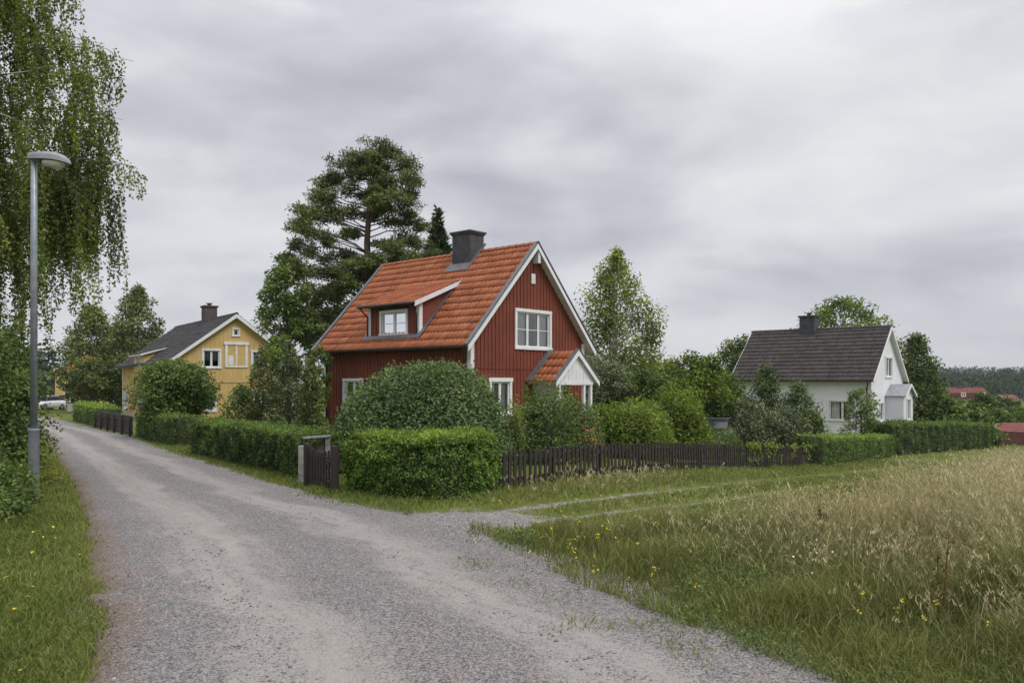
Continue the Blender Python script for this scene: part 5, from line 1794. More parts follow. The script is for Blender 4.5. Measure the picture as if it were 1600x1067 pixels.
make_hedge('clipped_hedge', [q0 + [-0.2, 1.0], (q0 + q1) / 2 + [-0.3, 0.9], q1 + [-0.3, 0.6]], 1.4, (1.75, 1.72, 1.62), 'tall dark hedge with scalloped front beside the mown grass by the white house', 'hedge_dark', 24000, 0.10, 0.065, 8, 0.20, scallop=0.22)

# ------------------------------------------------------------------ bushes and trees
def B(px, Y, dz=0.0):
    x = (px - CX) / F * Y
    return np.array([x, Y, float(hgt(x, Y)) + dz])


def top(py, Y, base):
    return CZ + (HY - py) / F * Y - base[2]


b = B(655, 19.2)
make_bush('round_bush', b, 2.2, 2.05, top(563, 19.2, b), 'huge dome shaped dark green bush in front of the red house', 'bush', 'round_leaf', 42000, 0.085, 0.042, 11, 30, 0.5, dome=2.12, rough=0.05, band=0.13)

b = B(502, 17.8)
make_bush('garden_plant', b, 0.5, 0.45, top(676, 17.8, b), 'low yellow green plant looking over the picket gate', 'plant', 'bright_leaf', 2600, 0.06, 0.035, 19, 10, 0.7, rough=0.3)
# mixed shrubs in front of the porch
b = B(838, 22.0)
make_bush('shrub', b, 1.05, 0.95, top(590, 22, b), 'dark loose shrub covering the left side of the white porch', 'shrub', 'green_leaf', 6500, 0.085, 0.05, 12, 16, 0.42, core=True, rough=0.3)
b = B(890, 23.5)
make_bush('shrub', b, 0.85, 0.8, top(608, 23.5, b), 'dark shrub with pale flower specks under the porch gable', 'shrub', 'autumn_leaf', 5000, 0.085, 0.05, 13, 14, 0.4, rough=0.28)
b = B(800, 19.8)
make_bush('shrub', b, 0.42, 0.42, top(640, 19.8, b), 'small yellowish shrub squeezed between the round bush and the fence', 'shrub', 'bright_leaf', 2200, 0.065, 0.04, 14, 10, 0.6, rough=0.3)
b = B(958, 26.5)
make_bush('shrub', b, 1.75, 1.3, top(622, 26.5, b), 'bright green mounded shrub behind the middle of the picket fence', 'shrub', 'bright_leaf', 17000, 0.105, 0.058, 15, 20, 0.48, rough=0.25)
b = B(1038, 29.5)
make_bush('shrub', b, 1.75, 1.3, top(632, 29.5, b), 'fresh green spreading shrub right of the brighter mound behind the fence', 'shrub', 'bright_leaf', 17000, 0.11, 0.06, 16, 18, 0.40, rough=0.25)
b = B(1116, 31.0)
make_bush('shrub', b, 1.35, 1.0, top(668, 31, b), 'low rounded shrub behind the fence in front of the grey car', 'shrub', 'green_leaf', 6000, 0.09, 0.055, 17, 12, 0.55, rough=0.25)
b = B(690, 24.5)

# row behind: olive grey shrub, green trees between the red and the white house
b = B(938, 39.0)
make_tree('grey_leaved_tree', b, top(563, 39, b), 1.75, 'grey green soft leaved small tree right of the porch roof', 'tree', 'grey_leaf', profile='oval', clear=0.05, clumps=52, per=150, l=0.13, w=0.06, seed=21, clump_r=0.34)
b = B(1008, 38.5)
make_tree('garden_tree', b, top(576, 38.5, b), 1.6, 'dull green small garden tree between the grey leaved tree and the bright tree', 'tree', 'green_leaf', profile='dome', clear=0.08, clumps=44, per=150, l=0.14, w=0.075, seed=22, clump_r=0.34, tint=0.55)
b = B(1082, 39.5)
make_tree('garden_tree', b, top(553, 39.5, b), 2.0, 'bright yellow green tree between the two houses', 'tree', 'bright_leaf', profile='oval', clear=0.10, clumps=56, per=150, l=0.16, w=0.09, seed=23, clump_r=0.32, tint=0.4)
b = B(1130, 44.0)
make_tree('garden_tree', b, top(585, 44, b), 1.7, 'dark green tree hiding the left corner of the white house', 'tree', 'green_leaf', profile='dome', clear=0.08, clumps=40, per=140, l=0.16, w=0.09, seed=24, clump_r=0.34, tint=0.4)
b = B(1152, 66.0)
make_tree('garden_tree', b, top(527, 66, b), 2.4, 'round tree rising behind the left end of the white house roof', 'tree', 'green_leaf', profile='oval', clear=0.2, clumps=40, per=110, l=0.22, w=0.13, seed=25, clump_r=0.30, tint=0.55)
# tall birch behind the red house
b = B(964, 45.0)
make_tree('birch_tree', b, top(384, 45, b), 3.1, 'tall airy birch standing right of the red house gable', 'tree', 'birch_leaf', 'birch_bark', 'birch', clear=0.12, clumps=135, per=95, l=0.17, w=0.085, seed=26, clump_r=0.19, tint=0.5, droop=0.8, flat=1.45, trunk_r=0.16)
# behind the white house
b = B(1318, 68.0)
make_tree('broad_tree', b, top(464, 68, b), 5.9, 'broad light green tree rising behind the white house chimney', 'tree', 'bright_leaf', profile='dome', clear=0.3, clumps=120, per=60, l=0.26, w=0.14, seed=27, clump_r=0.15, tint=0.45, inner=0.2)
b = B(1432, 61.0)
make_tree('conical_tree', b, top(518, 61, b), 3.0, 'dark conical tree right behind the white house porch', 'tree', 'green_leaf', profile='cone', clear=0.04, clumps=76, per=130, l=0.2, w=0.11, seed=28, clump_r=0.26, tint=0.42)
for i, (px, Y, py, R, lab, leaf, ti) in enumerate([
        (1475, 59, 618, 1.6, 'rounded shrub right of the conical tree behind the tall hedge', 'green_leaf', 0.5),
        (1518, 61, 632, 2.0, 'wide olive shrub behind the right end of the tall hedge', 'green_leaf', 0.6),
        (1536, 92, 614, 1.7, 'dark bushy tree in front of the long red roof in the valley', 'green_leaf', 0.3),
        (1500, 100, 624, 2.0, 'grey green bushy tree left of the long red roof', 'green_leaf', 0.45),
        (1572, 105, 622, 2.0, 'upright tree beside the small pinkish roof in the valley', 'green_leaf', 0.4),
        (1594, 96, 636, 2.2, 'yellow green bush above the garage roof at the right edge', 'bright_leaf', 0.4),
        (1556, 88, 640, 1.8, 'low green bush over the left end of the garage roof', 'green_leaf', 0.45)]):
    b = B(px, Y)
    make_tree('valley_tree', b, max(top(py, Y, b), 1.5), R, lab, 'tree', leaf, profile='dome', clear=0.06, clumps=34, per=90, l=0.26, w=0.15, seed=40 + i, clump_r=0.34, tint=ti, group='trees and shrubs in the valley')

# plants in front of the white house
b = B(1197, 43.0)
make_tree('young_conifer', b, top(568, 43, b), 1.55, 'young soft conifer in front of the white house roof', 'tree', 'spruce_needle', profile='cone', clear=0.04, clumps=60, per=90, l=0.16, w=0.06, seed=51, clump_r=0.30, tint=0.75)
b = B(1247, 42.0)
make_tree('young_conifer', b, top(596, 42, b), 1.6, 'shorter conifer right of the first one by the white wall', 'tree', 'spruce_needle', profile='cone', clear=0.04, clumps=50, per=100, l=0.16, w=0.06, seed=52, clump_r=0.34, tint=0.8)
b = B(1166, 38.5)
make_tree('silver_shrub', b, top(624, 38.5, b), 1.55, 'silvery leaved shrub behind the vine covered fence', 'shrub', 'grey_leaf', profile='dome', clear=0.05, clumps=42, per=110, l=0.13, w=0.06, seed=53, clump_r=0.34, tint=0.4)
b = B(1222, 39.5)
make_tree('silver_shrub', b, top(640, 39.5, b), 1.7, 'grey green shrub between the conifers and the fence end', 'shrub', 'grey_leaf', profile='dome', clear=0.05, clumps=40, per=110, l=0.13, w=0.06, seed=54, clump_r=0.34, tint=0.25)
b = B(1264, 41.0)
make_tree('garden_shrub', b, top(640, 41, b), 0.75, 'green shrub below the left edge of the white house window', 'shrub', 'green_leaf', profile='dome', clear=0.05, clumps=24, per=110, l=0.12, w=0.07, seed=55, clump_r=0.38, tint=0.5)
b = B(1344, 44.5)
make_tree('apple_tree', b, top(606, 44.5, b), 1.0, 'small open apple tree with forked stem in front of the white house window', 'tree', 'green_leaf', profile='oval', clear=0.3, clumps=30, per=48, l=0.13, w=0.07, seed=56, clump_r=0.28, tint=0.8, stems=3, trunk_r=0.07)

# garden trees left of the red house
b = B(272, 32.0)
make_tree('round_bush', b, top(566, 32, b), 1.5, 'dense round bush on dark stems in front of the yellow house', 'bush', 'green_leaf', profile='oval', clear=0.24, clumps=64, per=170, l=0.125, w=0.065, seed=61, clump_r=0.33, tint=0.55, stems=4, trunk_r=0.09)
b = B(262, 35.0)
make_tree('lime_bush', b, top(562, 35, b), 0.75, 'yellow green bush top showing above the dense round bush', 'bush', 'bright_leaf', profile='oval', clear=0.3, clumps=20, per=110, l=0.12, w=0.065, seed=62, clump_r=0.36, tint=0.6)
for i, (px, Y, py, R, ti, lab, leaf) in enumerate([
        (378, 31.0, 600, 0.9, 0.6, 'leftmost of the young trees before the yellow gable, low and bushy', 'green_leaf'),
        (410, 31.0, 540, 0.72, 0.5, 'slender young tree with a few orange leaves left of the pine', 'autumn_leaf'),
        (452, 30.0, 526, 0.68, 0.45, 'slender dark young tree in the middle of the row behind the long hedge', 'grey_leaf'),
        (486, 29.0, 552, 0.55, 0.5, 'slender young tree beside the corner of the red house', 'autumn_leaf'),
        (430, 25.5, 652, 0.7, 0.45, 'low dark shrub just behind the long hedge', 'green_leaf')]):
    b = B(px, Y)
    make_tree('young_tree' if i < 4 else 'low_shrub', b, top(py, Y, b), R, lab, 'tree' if i < 4 else 'shrub', leaf, profile='birch', clear=0.06, clumps=52, per=48, l=0.105, w=0.052, seed=70 + i, clump_r=0.32, tint=ti, trunk_r=0.04, group='young trees before the yellow house' if i < 4 else None)
b = B(436, 38.0)
make_tree('lime_bush', b, top(522, 38, b), 1.1, 'light green bush between the yellow gable and the pine', 'bush', 'bright_leaf', profile='oval', clear=0.15, clumps=30, per=90, l=0.13, w=0.07, seed=76, clump_r=0.33, tint=0.4)
b = B(497, 34.5)
make_tree('lime_bush', b, top(538, 34.5, b), 0.6, 'thin light green bush against the left roof edge of the red house', 'bush', 'bright_leaf', profile='oval', clear=0.15, clumps=22, per=70, l=0.12, w=0.06, seed=77, clump_r=0.33, tint=0.4)


# ---- the big pine, clump by clump
def pine():
    r = np.random.default_rng(91)
    Y = 44.0
    b = B(572, Y)
    root = thing('pine_tree', b, 'tall old pine with layered dark crown and reddish trunk behind the red house', 'tree')
    k = Y / F
    H = top(217, Y, b)
    mb = MB()
    tp = np.array([((px - 572) * k, 0.15 * math.sin(i), CZ + (HY - py) * k - b[2]) for i, (px, py) in enumerate([(572, 640), (572, 560), (573, 500), (575, 440), (574, 380), (577, 330), (584, 280), (590, 245), (594, 222)])])
    tp[0, 2] = -0.2
    mb.tube(tp, [0.30, 0.27, 0.24, 0.205, 0.17, 0.135, 0.09, 0.05, 0.02], 9)
    clumps = [(594, 232, 20), (575, 240, 18), (612, 238, 16), (556, 252, 20), (630, 262, 22), (598, 262, 24), (560, 275, 24), (640, 290, 20), (536, 262, 16), (612, 296, 22), (586, 300, 18),
              (500, 286, 18), (520, 280, 18), (492, 304, 18), (512, 312, 22), (540, 300, 20), (548, 326, 18), (630, 320, 20), (640, 308, 14), (604, 330, 18), (482, 328, 16), (500, 340, 22), (526, 344, 18), (470, 350, 16), (488, 368, 20),
              (515, 372, 18), (548, 362, 14), (610, 350, 14), (640, 345, 20), (656, 352, 14), (622, 372, 18), (650, 378, 16), (600, 382, 12), (466, 384, 18), (486, 396, 20), (452, 404, 16), (516, 404, 20), (540, 396, 14), (620, 396, 18), (650, 404, 20), (676, 400, 14),
              (590, 412, 16), (560, 430, 14), (526, 430, 18), (496, 428, 20), (470, 424, 18), (606, 436, 16), (640, 430, 18), (482, 456, 22), (512, 462, 20), (542, 460, 16), (460, 470, 18), (592, 462, 16), (625, 460, 18), (452, 492, 20), (480, 496, 22), (512, 494, 20), (544, 492, 16), (444, 516, 16), (470, 524, 20), (500, 524, 20), (530, 520, 16)]
    fo = Foliage()
    for q in range(44):                            # foliage around and in front of the stem
        py = r.uniform(250, 530)
        clumps.append((576 + r.normal(0, np.interp(py, [250, 330, 530], [8, 30, 62])), py, r.uniform(10, 16)))
    for i, (px, py, pr) in enumerate(clumps):
        halfw = np.interp(py, [217, 260, 330, 400, 520], [0.6, 1.8, 2.6, 3.0, 3.0])
        for rep in range(2):
            dx = (px - 577) * k
            if rep == 0:
                yy = math.sqrt(max(halfw ** 2 - dx ** 2, 0.1)) * r.uniform(-0.9, 0.6)
            else:
                yy = r.uniform(-1, 1) * halfw * 0.9
                if r.random() < 0.5: continue
            c = np.array([(px - 572) * k, yy, CZ + (HY - py) * k - b[2]])
            R = pr * k * r.uniform(0.95, 1.25)
            za = c[2] - math.hypot(dx, yy) * r.uniform(0.15, 0.5)
            a = np.array([np.interp(za, tp[:, 2], tp[:, q]) for q in range(3)])
            limb(mb, a, c - UP * R * 0.25, 0.07 * (1 - c[2] / H * 0.6), 0.015, r, 0.06)
            for j in range(3):
                an = r.random() * 6.28
                limb(mb, c - UP * R * 0.25, c + np.array([math.cos(an), math.sin(an), 0.1]) * R * 0.8, 0.02, 0.006, r, 0.05, 4, 4)
            for j in range(7):                     # layered sub clumps
                q = c + r.normal(0, 0.42, 3) * np.array([R, R, R * 0.5])
                fo.clump(q, (R * 0.58, R * 0.58, R * 0.40), 100, 0.20, 0.055, r, 0.45 + r.normal(0, 0.14), 0.5, -0.5, shell=0.2)
    mb.build('trunk', M['pine_bark'], root, smooth=True)
    fo.build(M['pine_needle'], root)


pine()
b = B(452, 42.0)
make_tree('broadleaf_tree', b, top(402, 42, b), 1.6, 'lighter broadleaf tree growing into the left side of the pine', 'tree', 'green_leaf', profile='oval', clear=0.3, clumps=56, per=110, l=0.17, w=0.09, seed=92, clump_r=0.23, tint=0.68)
b = B(548, 47.0)
make_tree('broadleaf_tree', b, top(430, 47, b), 2.6, 'green broadleaf tree behind the pine trunk above the roof', 'tree', 'green_leaf', profile='oval', clear=0.25, clumps=46, per=90, l=0.17, w=0.09, seed=93, clump_r=0.22, tint=0.55)
b = B(640, 50.0)
make_tree('broadleaf_tree', b, top(388, 50, b), 2.3, 'thin leaved tree right of the pine above the roof ridge', 'tree', 'green_leaf', profile='oval', clear=0.3, clumps=50, per=80, l=0.17, w=0.09, seed=94, clump_r=0.22, tint=0.5)


def spruce(name, base, H, R, label, seed, leaf='spruce_needle', n=26, l=0.2, w=0.05, tint=0.45, group=None, dens=1.0):
    r = np.random.default_rng(seed)
    root = thing(name, base, label, 'tree', group)
    mb = MB(); mb.tube([(0, 0, -0.2), (0, 0, H * 0.5), (0, 0, H * 0.99)], [H * 0.017, H * 0.010, 0.01], 7)
    fo = Foliage()
    for i in range(n):
        t = i / (n - 1)
        z = H * (0.06 + 0.93 * t)
        Lb = R * (1 - t) ** 0.85 * (0.8 + 0.35 * r.random()) + 0.07
        nb = int(5 + 4 * (1 - t))
        for j in range(nb):
            an = j * 6.283 / nb + r.random() * 0.9
            d = np.array([math.cos(an), math.sin(an), 0])
            e = np.array([0, 0, z]) + d * Lb * r.uniform(0.75, 1.1) - UP * Lb * r.uniform(0.1, 0.4)
            a = np.array([0, 0, z])
            mb.tube([a, (a + e) / 2 - UP * 0.05 * Lb, e + UP * 0.06 * Lb], [0.02, 0.012, 0.004], 4, cap=False)
            m = max(int(46 * Lb * dens), 8)
            s = r.random((m, 1)) ** 0.7
            p = a + (e - a) * s + UP * 0.06 * Lb * s ** 2 + r.normal(0, 0.05, (m, 3)) * (0.6 + Lb * 0.5)
            fo.add(leaf_cards(p, UP + 0 * p, d * 0.8 - UP * 0.25 + 0 * p, l, w, r, 0.5, 0.5), np.clip(tint + 0.25 * (s[:, 0] - 0.5) + r.normal(0, 0.2, m), 0, 1))
    mb.build('trunk', M['bark'], root)
    fo.build(M[leaf], root)
    return root


b = B(684, 50.0)
spruce('spruce_tree', b, top(323, 50, b), 2.7, 'narrow pointed spruce left of the red house chimney', 95, n=46, l=0.28, w=0.11, dens=2.8)
# trees behind the yellow house
b = B(216, 74.0)
make_tree('larch_tree', b, top(442, 74, b), 3.3, 'tall pointed tree right behind the yellow house roof end', 'tree', 'pine_needle', profile='birch', clear=0.1, clumps=84, per=120, l=0.26, w=0.12, seed=96, clump_r=0.24, tint=0.55)
b = B(145, 78.0)
make_tree('larch_tree', b, top(474, 78, b), 3.9, 'broader dark tree left of the pointed tree over the road bend', 'tree', 'pine_needle', profile='birch', clear=0.12, clumps=84, per=120, l=0.28, w=0.13, seed=97, clump_r=0.25, tint=0.5)
b = B(190, 82.0)
make_tree('maple_tree', b, top(505, 82, b), 3.6, 'dark leafy tree filling the gap beside the yellow house corner', 'tree', 'green_leaf', profile='dome', clear=0.1, clumps=70, per=110, l=0.3, w=0.16, seed=98, clump_r=0.27, tint=0.35)
b = B(142, 72.0)
make_tree('maple_tree', b, top(560, 72, b), 2.0, 'yellowish leafed tree hanging over the end of the road', 'tree', 'autumn_leaf', profile='oval', clear=0.35, clumps=44, per=80, l=0.24, w=0.13, seed=99, clump_r=0.28, tint=0.6)
b = B(36, 84.0)
make_tree('maple_tree', b, top(556, 84, b), 1.7, 'rusty tinged tree left of the distant yellow house', 'tree', 'autumn_leaf', profile='oval', clear=0.12, clumps=44, per=90, l=0.26, w=0.14, seed=100, clump_r=0.28, tint=0.62)


# ---- hanging birch on the left
def weeping_birch():
    r = np.random.default_rng(101)
    base = np.array([-13.2, 17.0, float(hgt(-13.2, 17.0))])
    root = thing('weeping_birch', base, 'large weeping birch with long hanging twigs at the left edge', 'tree')
    H = 13.5
    mb = MB()
    tp = np.array([(0, 0, -0.3), (0.1, 0.05, 2), (0.05, 0.1, 4.5), (0.25, 0, 7), (0.2, 0.1, 9.5), (0.4, 0, 11.5), (0.5, 0, H)])
    mb.tube(tp, [0.32, 0.27, 0.23, 0.18, 0.12, 0.07, 0.02], 10)
    fo = Foliage()
    tw = MB()

    def strand(s0, ln, sway, ti):
        n = max(int(ln / 0.034), 6)
        t = np.linspace(0, 1, n)[:, None]
        p = s0 + sway * (t ** 0.7) * 0.5 - UP * ln * t + np.cumsum(r.normal(0, 0.012, (n, 3)), 0) * np.array([1, 1, 0.2])
        tw.tube(p[::max(n // 5, 1)], 0.005, 3, cap=False)
        pp = np.repeat(p, 2, 0) + r.normal(0, 0.035, (2 * n, 3))
        m = len(pp)
        fo.add(leaf_cards(pp, r.normal(0, 1, (m, 3)), -UP * 0.8 + 0 * pp, 0.070, 0.048, r, 0.4, 0.6), np.clip(ti + r.normal(0, 0.2, m), 0, 1))

    # limbs: (azimuth, start height, reach, rise, first strand); most lean towards the road
    limbs = []
    for i in range(44):
        az = r.uniform(-1.5, 1.0) if i % 5 else r.uniform(0, 6.28)
        z0 = 3.6 + 9.0 * (i / 44)
        limbs.append((az, z0, np.interp(z0, [3.6, 5.5, 8, 10, 13], [3.8, 4.3, 4.0, 3.6, 2.2]) * r.uniform(0.6, 0.97), r.uniform(0.8, 2.0), 0.25))
    limbs += [(-0.02, 7.5, 5.1, 1.5, 0.45), (0.02, 5.6, 5.0, 1.3, 0.6), (-0.25, 8.6, 4.3, 1.6, 0.3), (-0.12, 5.0, 4.3, 1.4, 0.35), (0.1, 6.2, 4.2, 1.4, 0.3), (0.0, 4.3, 4.5, 1.5, 0.6), (-0.35, 4.0, 4.0, 1.5, 0.6)] + [(r.uniform(-0.7, 0.5), r.uniform(3.2, 5.0), r.uniform(2.6, 3.7), 1.2, 0.4) for _ in range(12)]
    limbs += [(0.02, 5.2, 4.75, 1.3, 0.78, 2.2), (-0.14, 5.0, 4.45, 1.4, 0.75, 2.3), (-0.06, 4.7, 4.0, 1.4, 0.78, 1.9), (0.12, 6.6, 4.6, 1.3, 0.7, 1.9), (-0.22, 6.9, 4.8, 1.2, 0.72, 1.6), (0.05, 8.2, 4.3, 1.2, 0.6, 1.5), (-0.1, 9.6, 3.9, 1.0, 0.5, 1.3)]
    for az, z0, L, rise, first, *more in limbs:
        d = np.array([math.cos(az), math.sin(az), 0])
        a = np.array([np.interp(z0, tp[:, 2], tp[:, q]) for q in range(3)])
        n = 14
        t = np.linspace(0, 1, n)[:, None]
        p = a + d * L * t + UP * (rise * np.sin(np.clip(t * 0.72, 0, 1) * math.pi)) + np.cumsum(r.normal(0, 0.05, (n, 3)), 0)
        mb.tube(p, np.linspace(0.04, 0.005, n) * (0.7 + 0.4 * (1 - z0 / H)), 5, cap=False)
        hang = more[0] if more else r.choice([0.6, 0.9, 1.4, 1.8])
        for k in range(int(11 * L / 3) if not more else 15):
            s = r.uniform(first, 1.0)
            q = np.array([np.interp(s, np.linspace(0, 1, n), p[:, c]) for c in range(3)])
            side = np.array([-d[1], d[0], 0]) * r.normal(0, 0.35)
            q2 = q + side * r.uniform(0.1, 0.7) + UP * r.uniform(-0.05, 0.10)
            limb(tw, q, q2, 0.010, 0.005, r, 0.12, 4, 3)
            ln0 = r.uniform(0.7, 2.4) * (0.7 + 0.5 * s) * hang
            if more: ln0 = r.uniform(0.5, 1.15) * hang
            elif first >= 0.6: ln0 = r.uniform(0.7, 1.7) * (1.15 - 0.5 * s)
            ti = 0.45 + r.normal(0, 0.15)
            for j in range(2 + (k % 2)):
                q3 = q2 + r.normal(0, 0.07, 3)
                ln = ln0 * r.uniform(0.55, 1.0)
                ln = min(ln, q3[2] - 3.0 + r.uniform(-0.2, 0.9)) if q3[2] > 3.9 else 0.5
                strand(q3, max(ln, 0.4), d * r.uniform(0, 0.25) + r.normal(0, 0.06, 3) * np.array([1, 1, 0]), ti + r.normal(0, 0.06))
    mb.build('trunk', M['birch_bark'], root, smooth=True)
    tw.build('twigs', M['twig'], root)
    fo.build(M['birch_leaf'], root)


weeping_birch()
# undergrowth below the birch
b = B(-62, 15.5)
make_tree('verge_shrub', b, 3.5, 1.5, 'tall leafy shrub behind the street lamp under the birch', 'shrub', 'green_leaf', profile='oval', clear=0.02, clumps=84, per=190, l=0.085, w=0.05, seed=111, clump_r=0.30, tint=0.55, stems=4, trunk_r=0.06, droop=0.3)
b = B(-45, 12.2)
make_bush('verge_shrub', b, 0.85, 0.85, 1.35, 'low dark shrub left of the lamp base beside the verge', 'shrub', 'green_leaf', 8500, 0.07, 0.042, 112, 16, 0.42, rough=0.35, dome=1.8)
b = B(8, 16.2)
make_bush('verge_shrub', b, 0.7, 0.7, 1.5, 'small shrub with pale blossom right behind the lamp pole', 'shrub', 'birch_leaf', 3600, 0.075, 0.045, 113, 12, 0.55, rough=0.35, core=False)


# ------------------------------------------------------------------ vine on the fence, flowers, weeds
def vine():
    r = np.random.default_rng(121)
    A, Bp = FENCE_A[:2], FENCE_B[:2]
    s0 = 0.60; a = A + (Bp - A) * s0
    base = np.array([a[0], a[1], float(hgt(a[0], a[1]))])
    root = thing('climbing_vine', base, 'yellow green climbing vine hanging over the far half of the picket fence', 'vine')
    d = nrm(Bp - A); L = np.linalg.norm(Bp - A)
    nn = np.array([d[1], -d[0]])
    fo = Foliage(); mb = MB()
    n = 1500
    s = s0 + (1.0 - s0) * r.random(n) ** 1.5
    cl = vnoise(s * 60, s * 0, 7)
    hang = np.where(r.random(n) < 0.62, r.normal(0.76, 0.06, n), 0.76 - np.abs(r.normal(0, 0.3, n)) * (cl > 0.45))
    x = A[0] + (Bp[0] - A[0]) * s + nn[0] * r.normal(0.03, 0.05, n); y = A[1] + (Bp[1] - A[1]) * s + nn[1] * r.normal(0.03, 0.05, n)
    keep = (cl > 0.45) & (hang > 0.05)
    p = np.stack([x, y, hgt(x, y) + hang], -1)[keep] - base
    m = len(p)
    fo.add(leaf_cards(p, np.array([nn[0], nn[1], 0.5]) + 0 * p, np.array([0, 0, -0.4]) + 0 * p, 0.085, 0.07, r), np.clip(0.5 + r.normal(0, 0.25, m), 0, 1))
    for i in range(16):
        ss = s0 + (1 - s0) * (i + 0.5) / 16
        q = A + (Bp - A) * ss
        g = float(hgt(q[0], q[1]))
        p0 = np.array([q[0] + nn[0] * 0.03, q[1] + nn[1] * 0.03, g]) - base
        mb = MB()
        mb.tube([p0, p0 + UP * 0.4 + np.array([d[0], d[1], 0]) * r.normal(0, 0.2), p0 + UP * 0.76 + np.array([d[0], d[1], 0]) * r.normal(0, 0.3)], 0.008, 4)
        mb.build('stem', M['twig'], root)
    fo.build(M['vine_leaf'], root, 'foliage')


vine()


def dock(px, py_base, py_top, label, seed, heads=4):
    r = np.random.default_rng(seed)
    b = G(px, py_base)
    H = (py_base - py_top) * b[1] / F
    root = thing('dock_plant', b, label, 'weed')
    mb = MB(); fo = Foliage()
    for k in range(heads):
        an = r.random() * 6.28; rr = 0.16 * r.random() * (heads > 1)
        h = H * (1 - 0.3 * k / heads)
        tip = np.array([math.cos(an) * rr, math.sin(an) * rr, h])
        mb = MB()
        mb.tube([(0.02 * math.cos(an), 0.02 * math.sin(an), -0.05), tip * np.array([0.6, 0.6, 0.5]), tip], [0.006, 0.005, 0.003], 5)
        n = 110 if heads > 2 else 26
        t = 0.5 + 0.5 * r.random((n, 1))
        p = tip * np.array([0.6, 0.6, 0.5]) + (tip - tip * np.array([0.6, 0.6, 0.5])) * ((t - 0.5) * 2) + r.normal(0, 0.012, (n, 3))
        fo = Foliage()
        fo.add(leaf_cards(p, r.normal(0, 1, (n, 3)), UP * 0.5 + 0 * p, 0.028, 0.02, r), r.random(n))
        st = mb.build('stem', M['dock'], root)
        fo.build(M['dock'], st, 'seed_head')



dock(1240, 866, 797, 'left of two rusty brown dock plants in the tall grass', 131)
dock(1278, 872, 790, 'right, fuller of two rusty brown dock plants in the tall grass', 132, 6)
dock(1466, 985, 832, 'single tall thin brown stalk in the meadow grass', 133, 2)


def herbs():
    """leafy clover and yarrow clumps along the road edge and in the meadow"""
    r = np.random.default_rng(171)
    N = 2600
    y = 4.0 * np.exp(r.random(N) * math.log(20 / 4.0)); x = -1.5 + r.random(N) * (y * 0.66 + 2.5)
    k = in_poly(x, y, FIELD); x, y = x[k], y[k]
    de = dist_pl(x, y, R_C[:20])
    k = (vnoise(x * 0.9, y * 0.9, 77) + 0.2 * np.exp(-de / 1.2) > 0.66) & (r.random(len(x)) < np.clip(1.4 - de * 0.25, 0.22, 1))
    x, y, de = x[k], y[k], de[k]
    fo = Foliage()
    for i in range(len(x)):
        n = 46
        h = (0.10 + 0.20 * r.random()) * min(0.5 + de[i] * 0.6, 1.3)
        c = np.array([x[i], y[i], float(hgt(x[i], y[i]))])
        p = c + r.normal(0, 1, (n, 3)) * np.array([0.09, 0.09, 0]) + UP * (h * r.random((n, 1)) ** 0.7)
        fo.add(leaf_cards(p, UP * 0.9 + 0 * p, r.normal(0, 1, (n, 3)), 0.030 * (1 + y[i] / 25), 0.011 * (1 + y[i] / 25), r), np.clip(0.35 + 1.4 * (p[:, 2] - c[2]) + r.normal(0, 0.2, n) + 0.15 * r.normal(), 0, 1))
    o = fo.build(M['green_leaf'], None, 'meadow_herbs'); tag(o, 'low leafy green herbs growing among the meadow grass', 'herbs', kind='stuff')


herbs()


def flowers():
    r = np.random.default_rng(141)
    P_, N_ = [], []
    for px, py, n, sp in ((905, 838, 9, 0.30), (940, 862, 12, 0.4), (850, 830, 6, 0.25), (1275, 780, 10, 0.2), (1330, 880, 8, 0.5), (1440, 890, 10, 0.4), (1480, 860, 8, 0.3), (1415, 1000, 8, 0.3), (1030, 925, 5, 0.2), (820, 800, 8, 0.3)):
        g = G(px, py + 22)
        x = g[0] + r.normal(0, sp, n); y = g[1] + r.normal(0, sp, n)
        z = hgt(x, y) + np.clip(r.normal(0.34 if px > 1100 else 0.26, 0.08, n), 0.08, 0.8)
        P_.append(np.stack([x, y, z], -1))
    p = np.concatenate(P_)
    p = np.repeat(p, 6, 0) + r.normal(0, 0.014, (len(p) * 6, 3))
    fo = Foliage(); fo.add(leaf_cards(p, UP + 0 * p, r.normal(0, 1, p.shape), 0.022, 0.016, r), r.random(len(p)))
    o = fo.build(M['flower_yellow'], None, 'wildflowers'); tag(o, 'tiny yellow wildflowers dotted through the meadow grass', 'wildflowers', kind='stuff')
    g = G(1285, 930)
    x = g[0] + r.normal(0, 0.14, 26); y = g[1] + r.normal(0, 0.16, 26)
    p = np.stack([x, y, hgt(x, y) + r.normal(0.36, 0.07, 26)], -1)
    fo = Foliage(); fo.add(leaf_cards(p, UP + 0 * p, r.normal(0, 1, p.shape), 0.035, 0.022, r), r.random(len(p)))
    o = fo.build(M['flower_white'], None, 'white_wildflowers'); tag(o, 'small patch of white flower heads low in the meadow', 'wildflowers', kind='stuff')
    # yellow leaves lying on the left verge
    n = 60
    y = 5.0 + 7 * r.random(n); x = -(0.42 * y + 0.9 + r.random(n) * 0.25 * y)
    k = road_dist(x, y) > -0.1
    x, y = x[k], y[k]
    p = np.stack([x, y, hgt(x, y) + 0.06 + 0.04 * r.random(len(x))], -1)
    fo = Foliage(); fo.add(leaf_cards(p, UP * 1.5 + 0 * p, r.normal(0, 1, p.shape), 0.045, 0.034, r, 0.4), r.random(len(p)))
    o = fo.build(M['flower_yellow'], None, 'fallen_leaves'); tag(o, 'fallen yellow birch leaves scattered on the left verge', 'leaves', kind='stuff')


flowers()


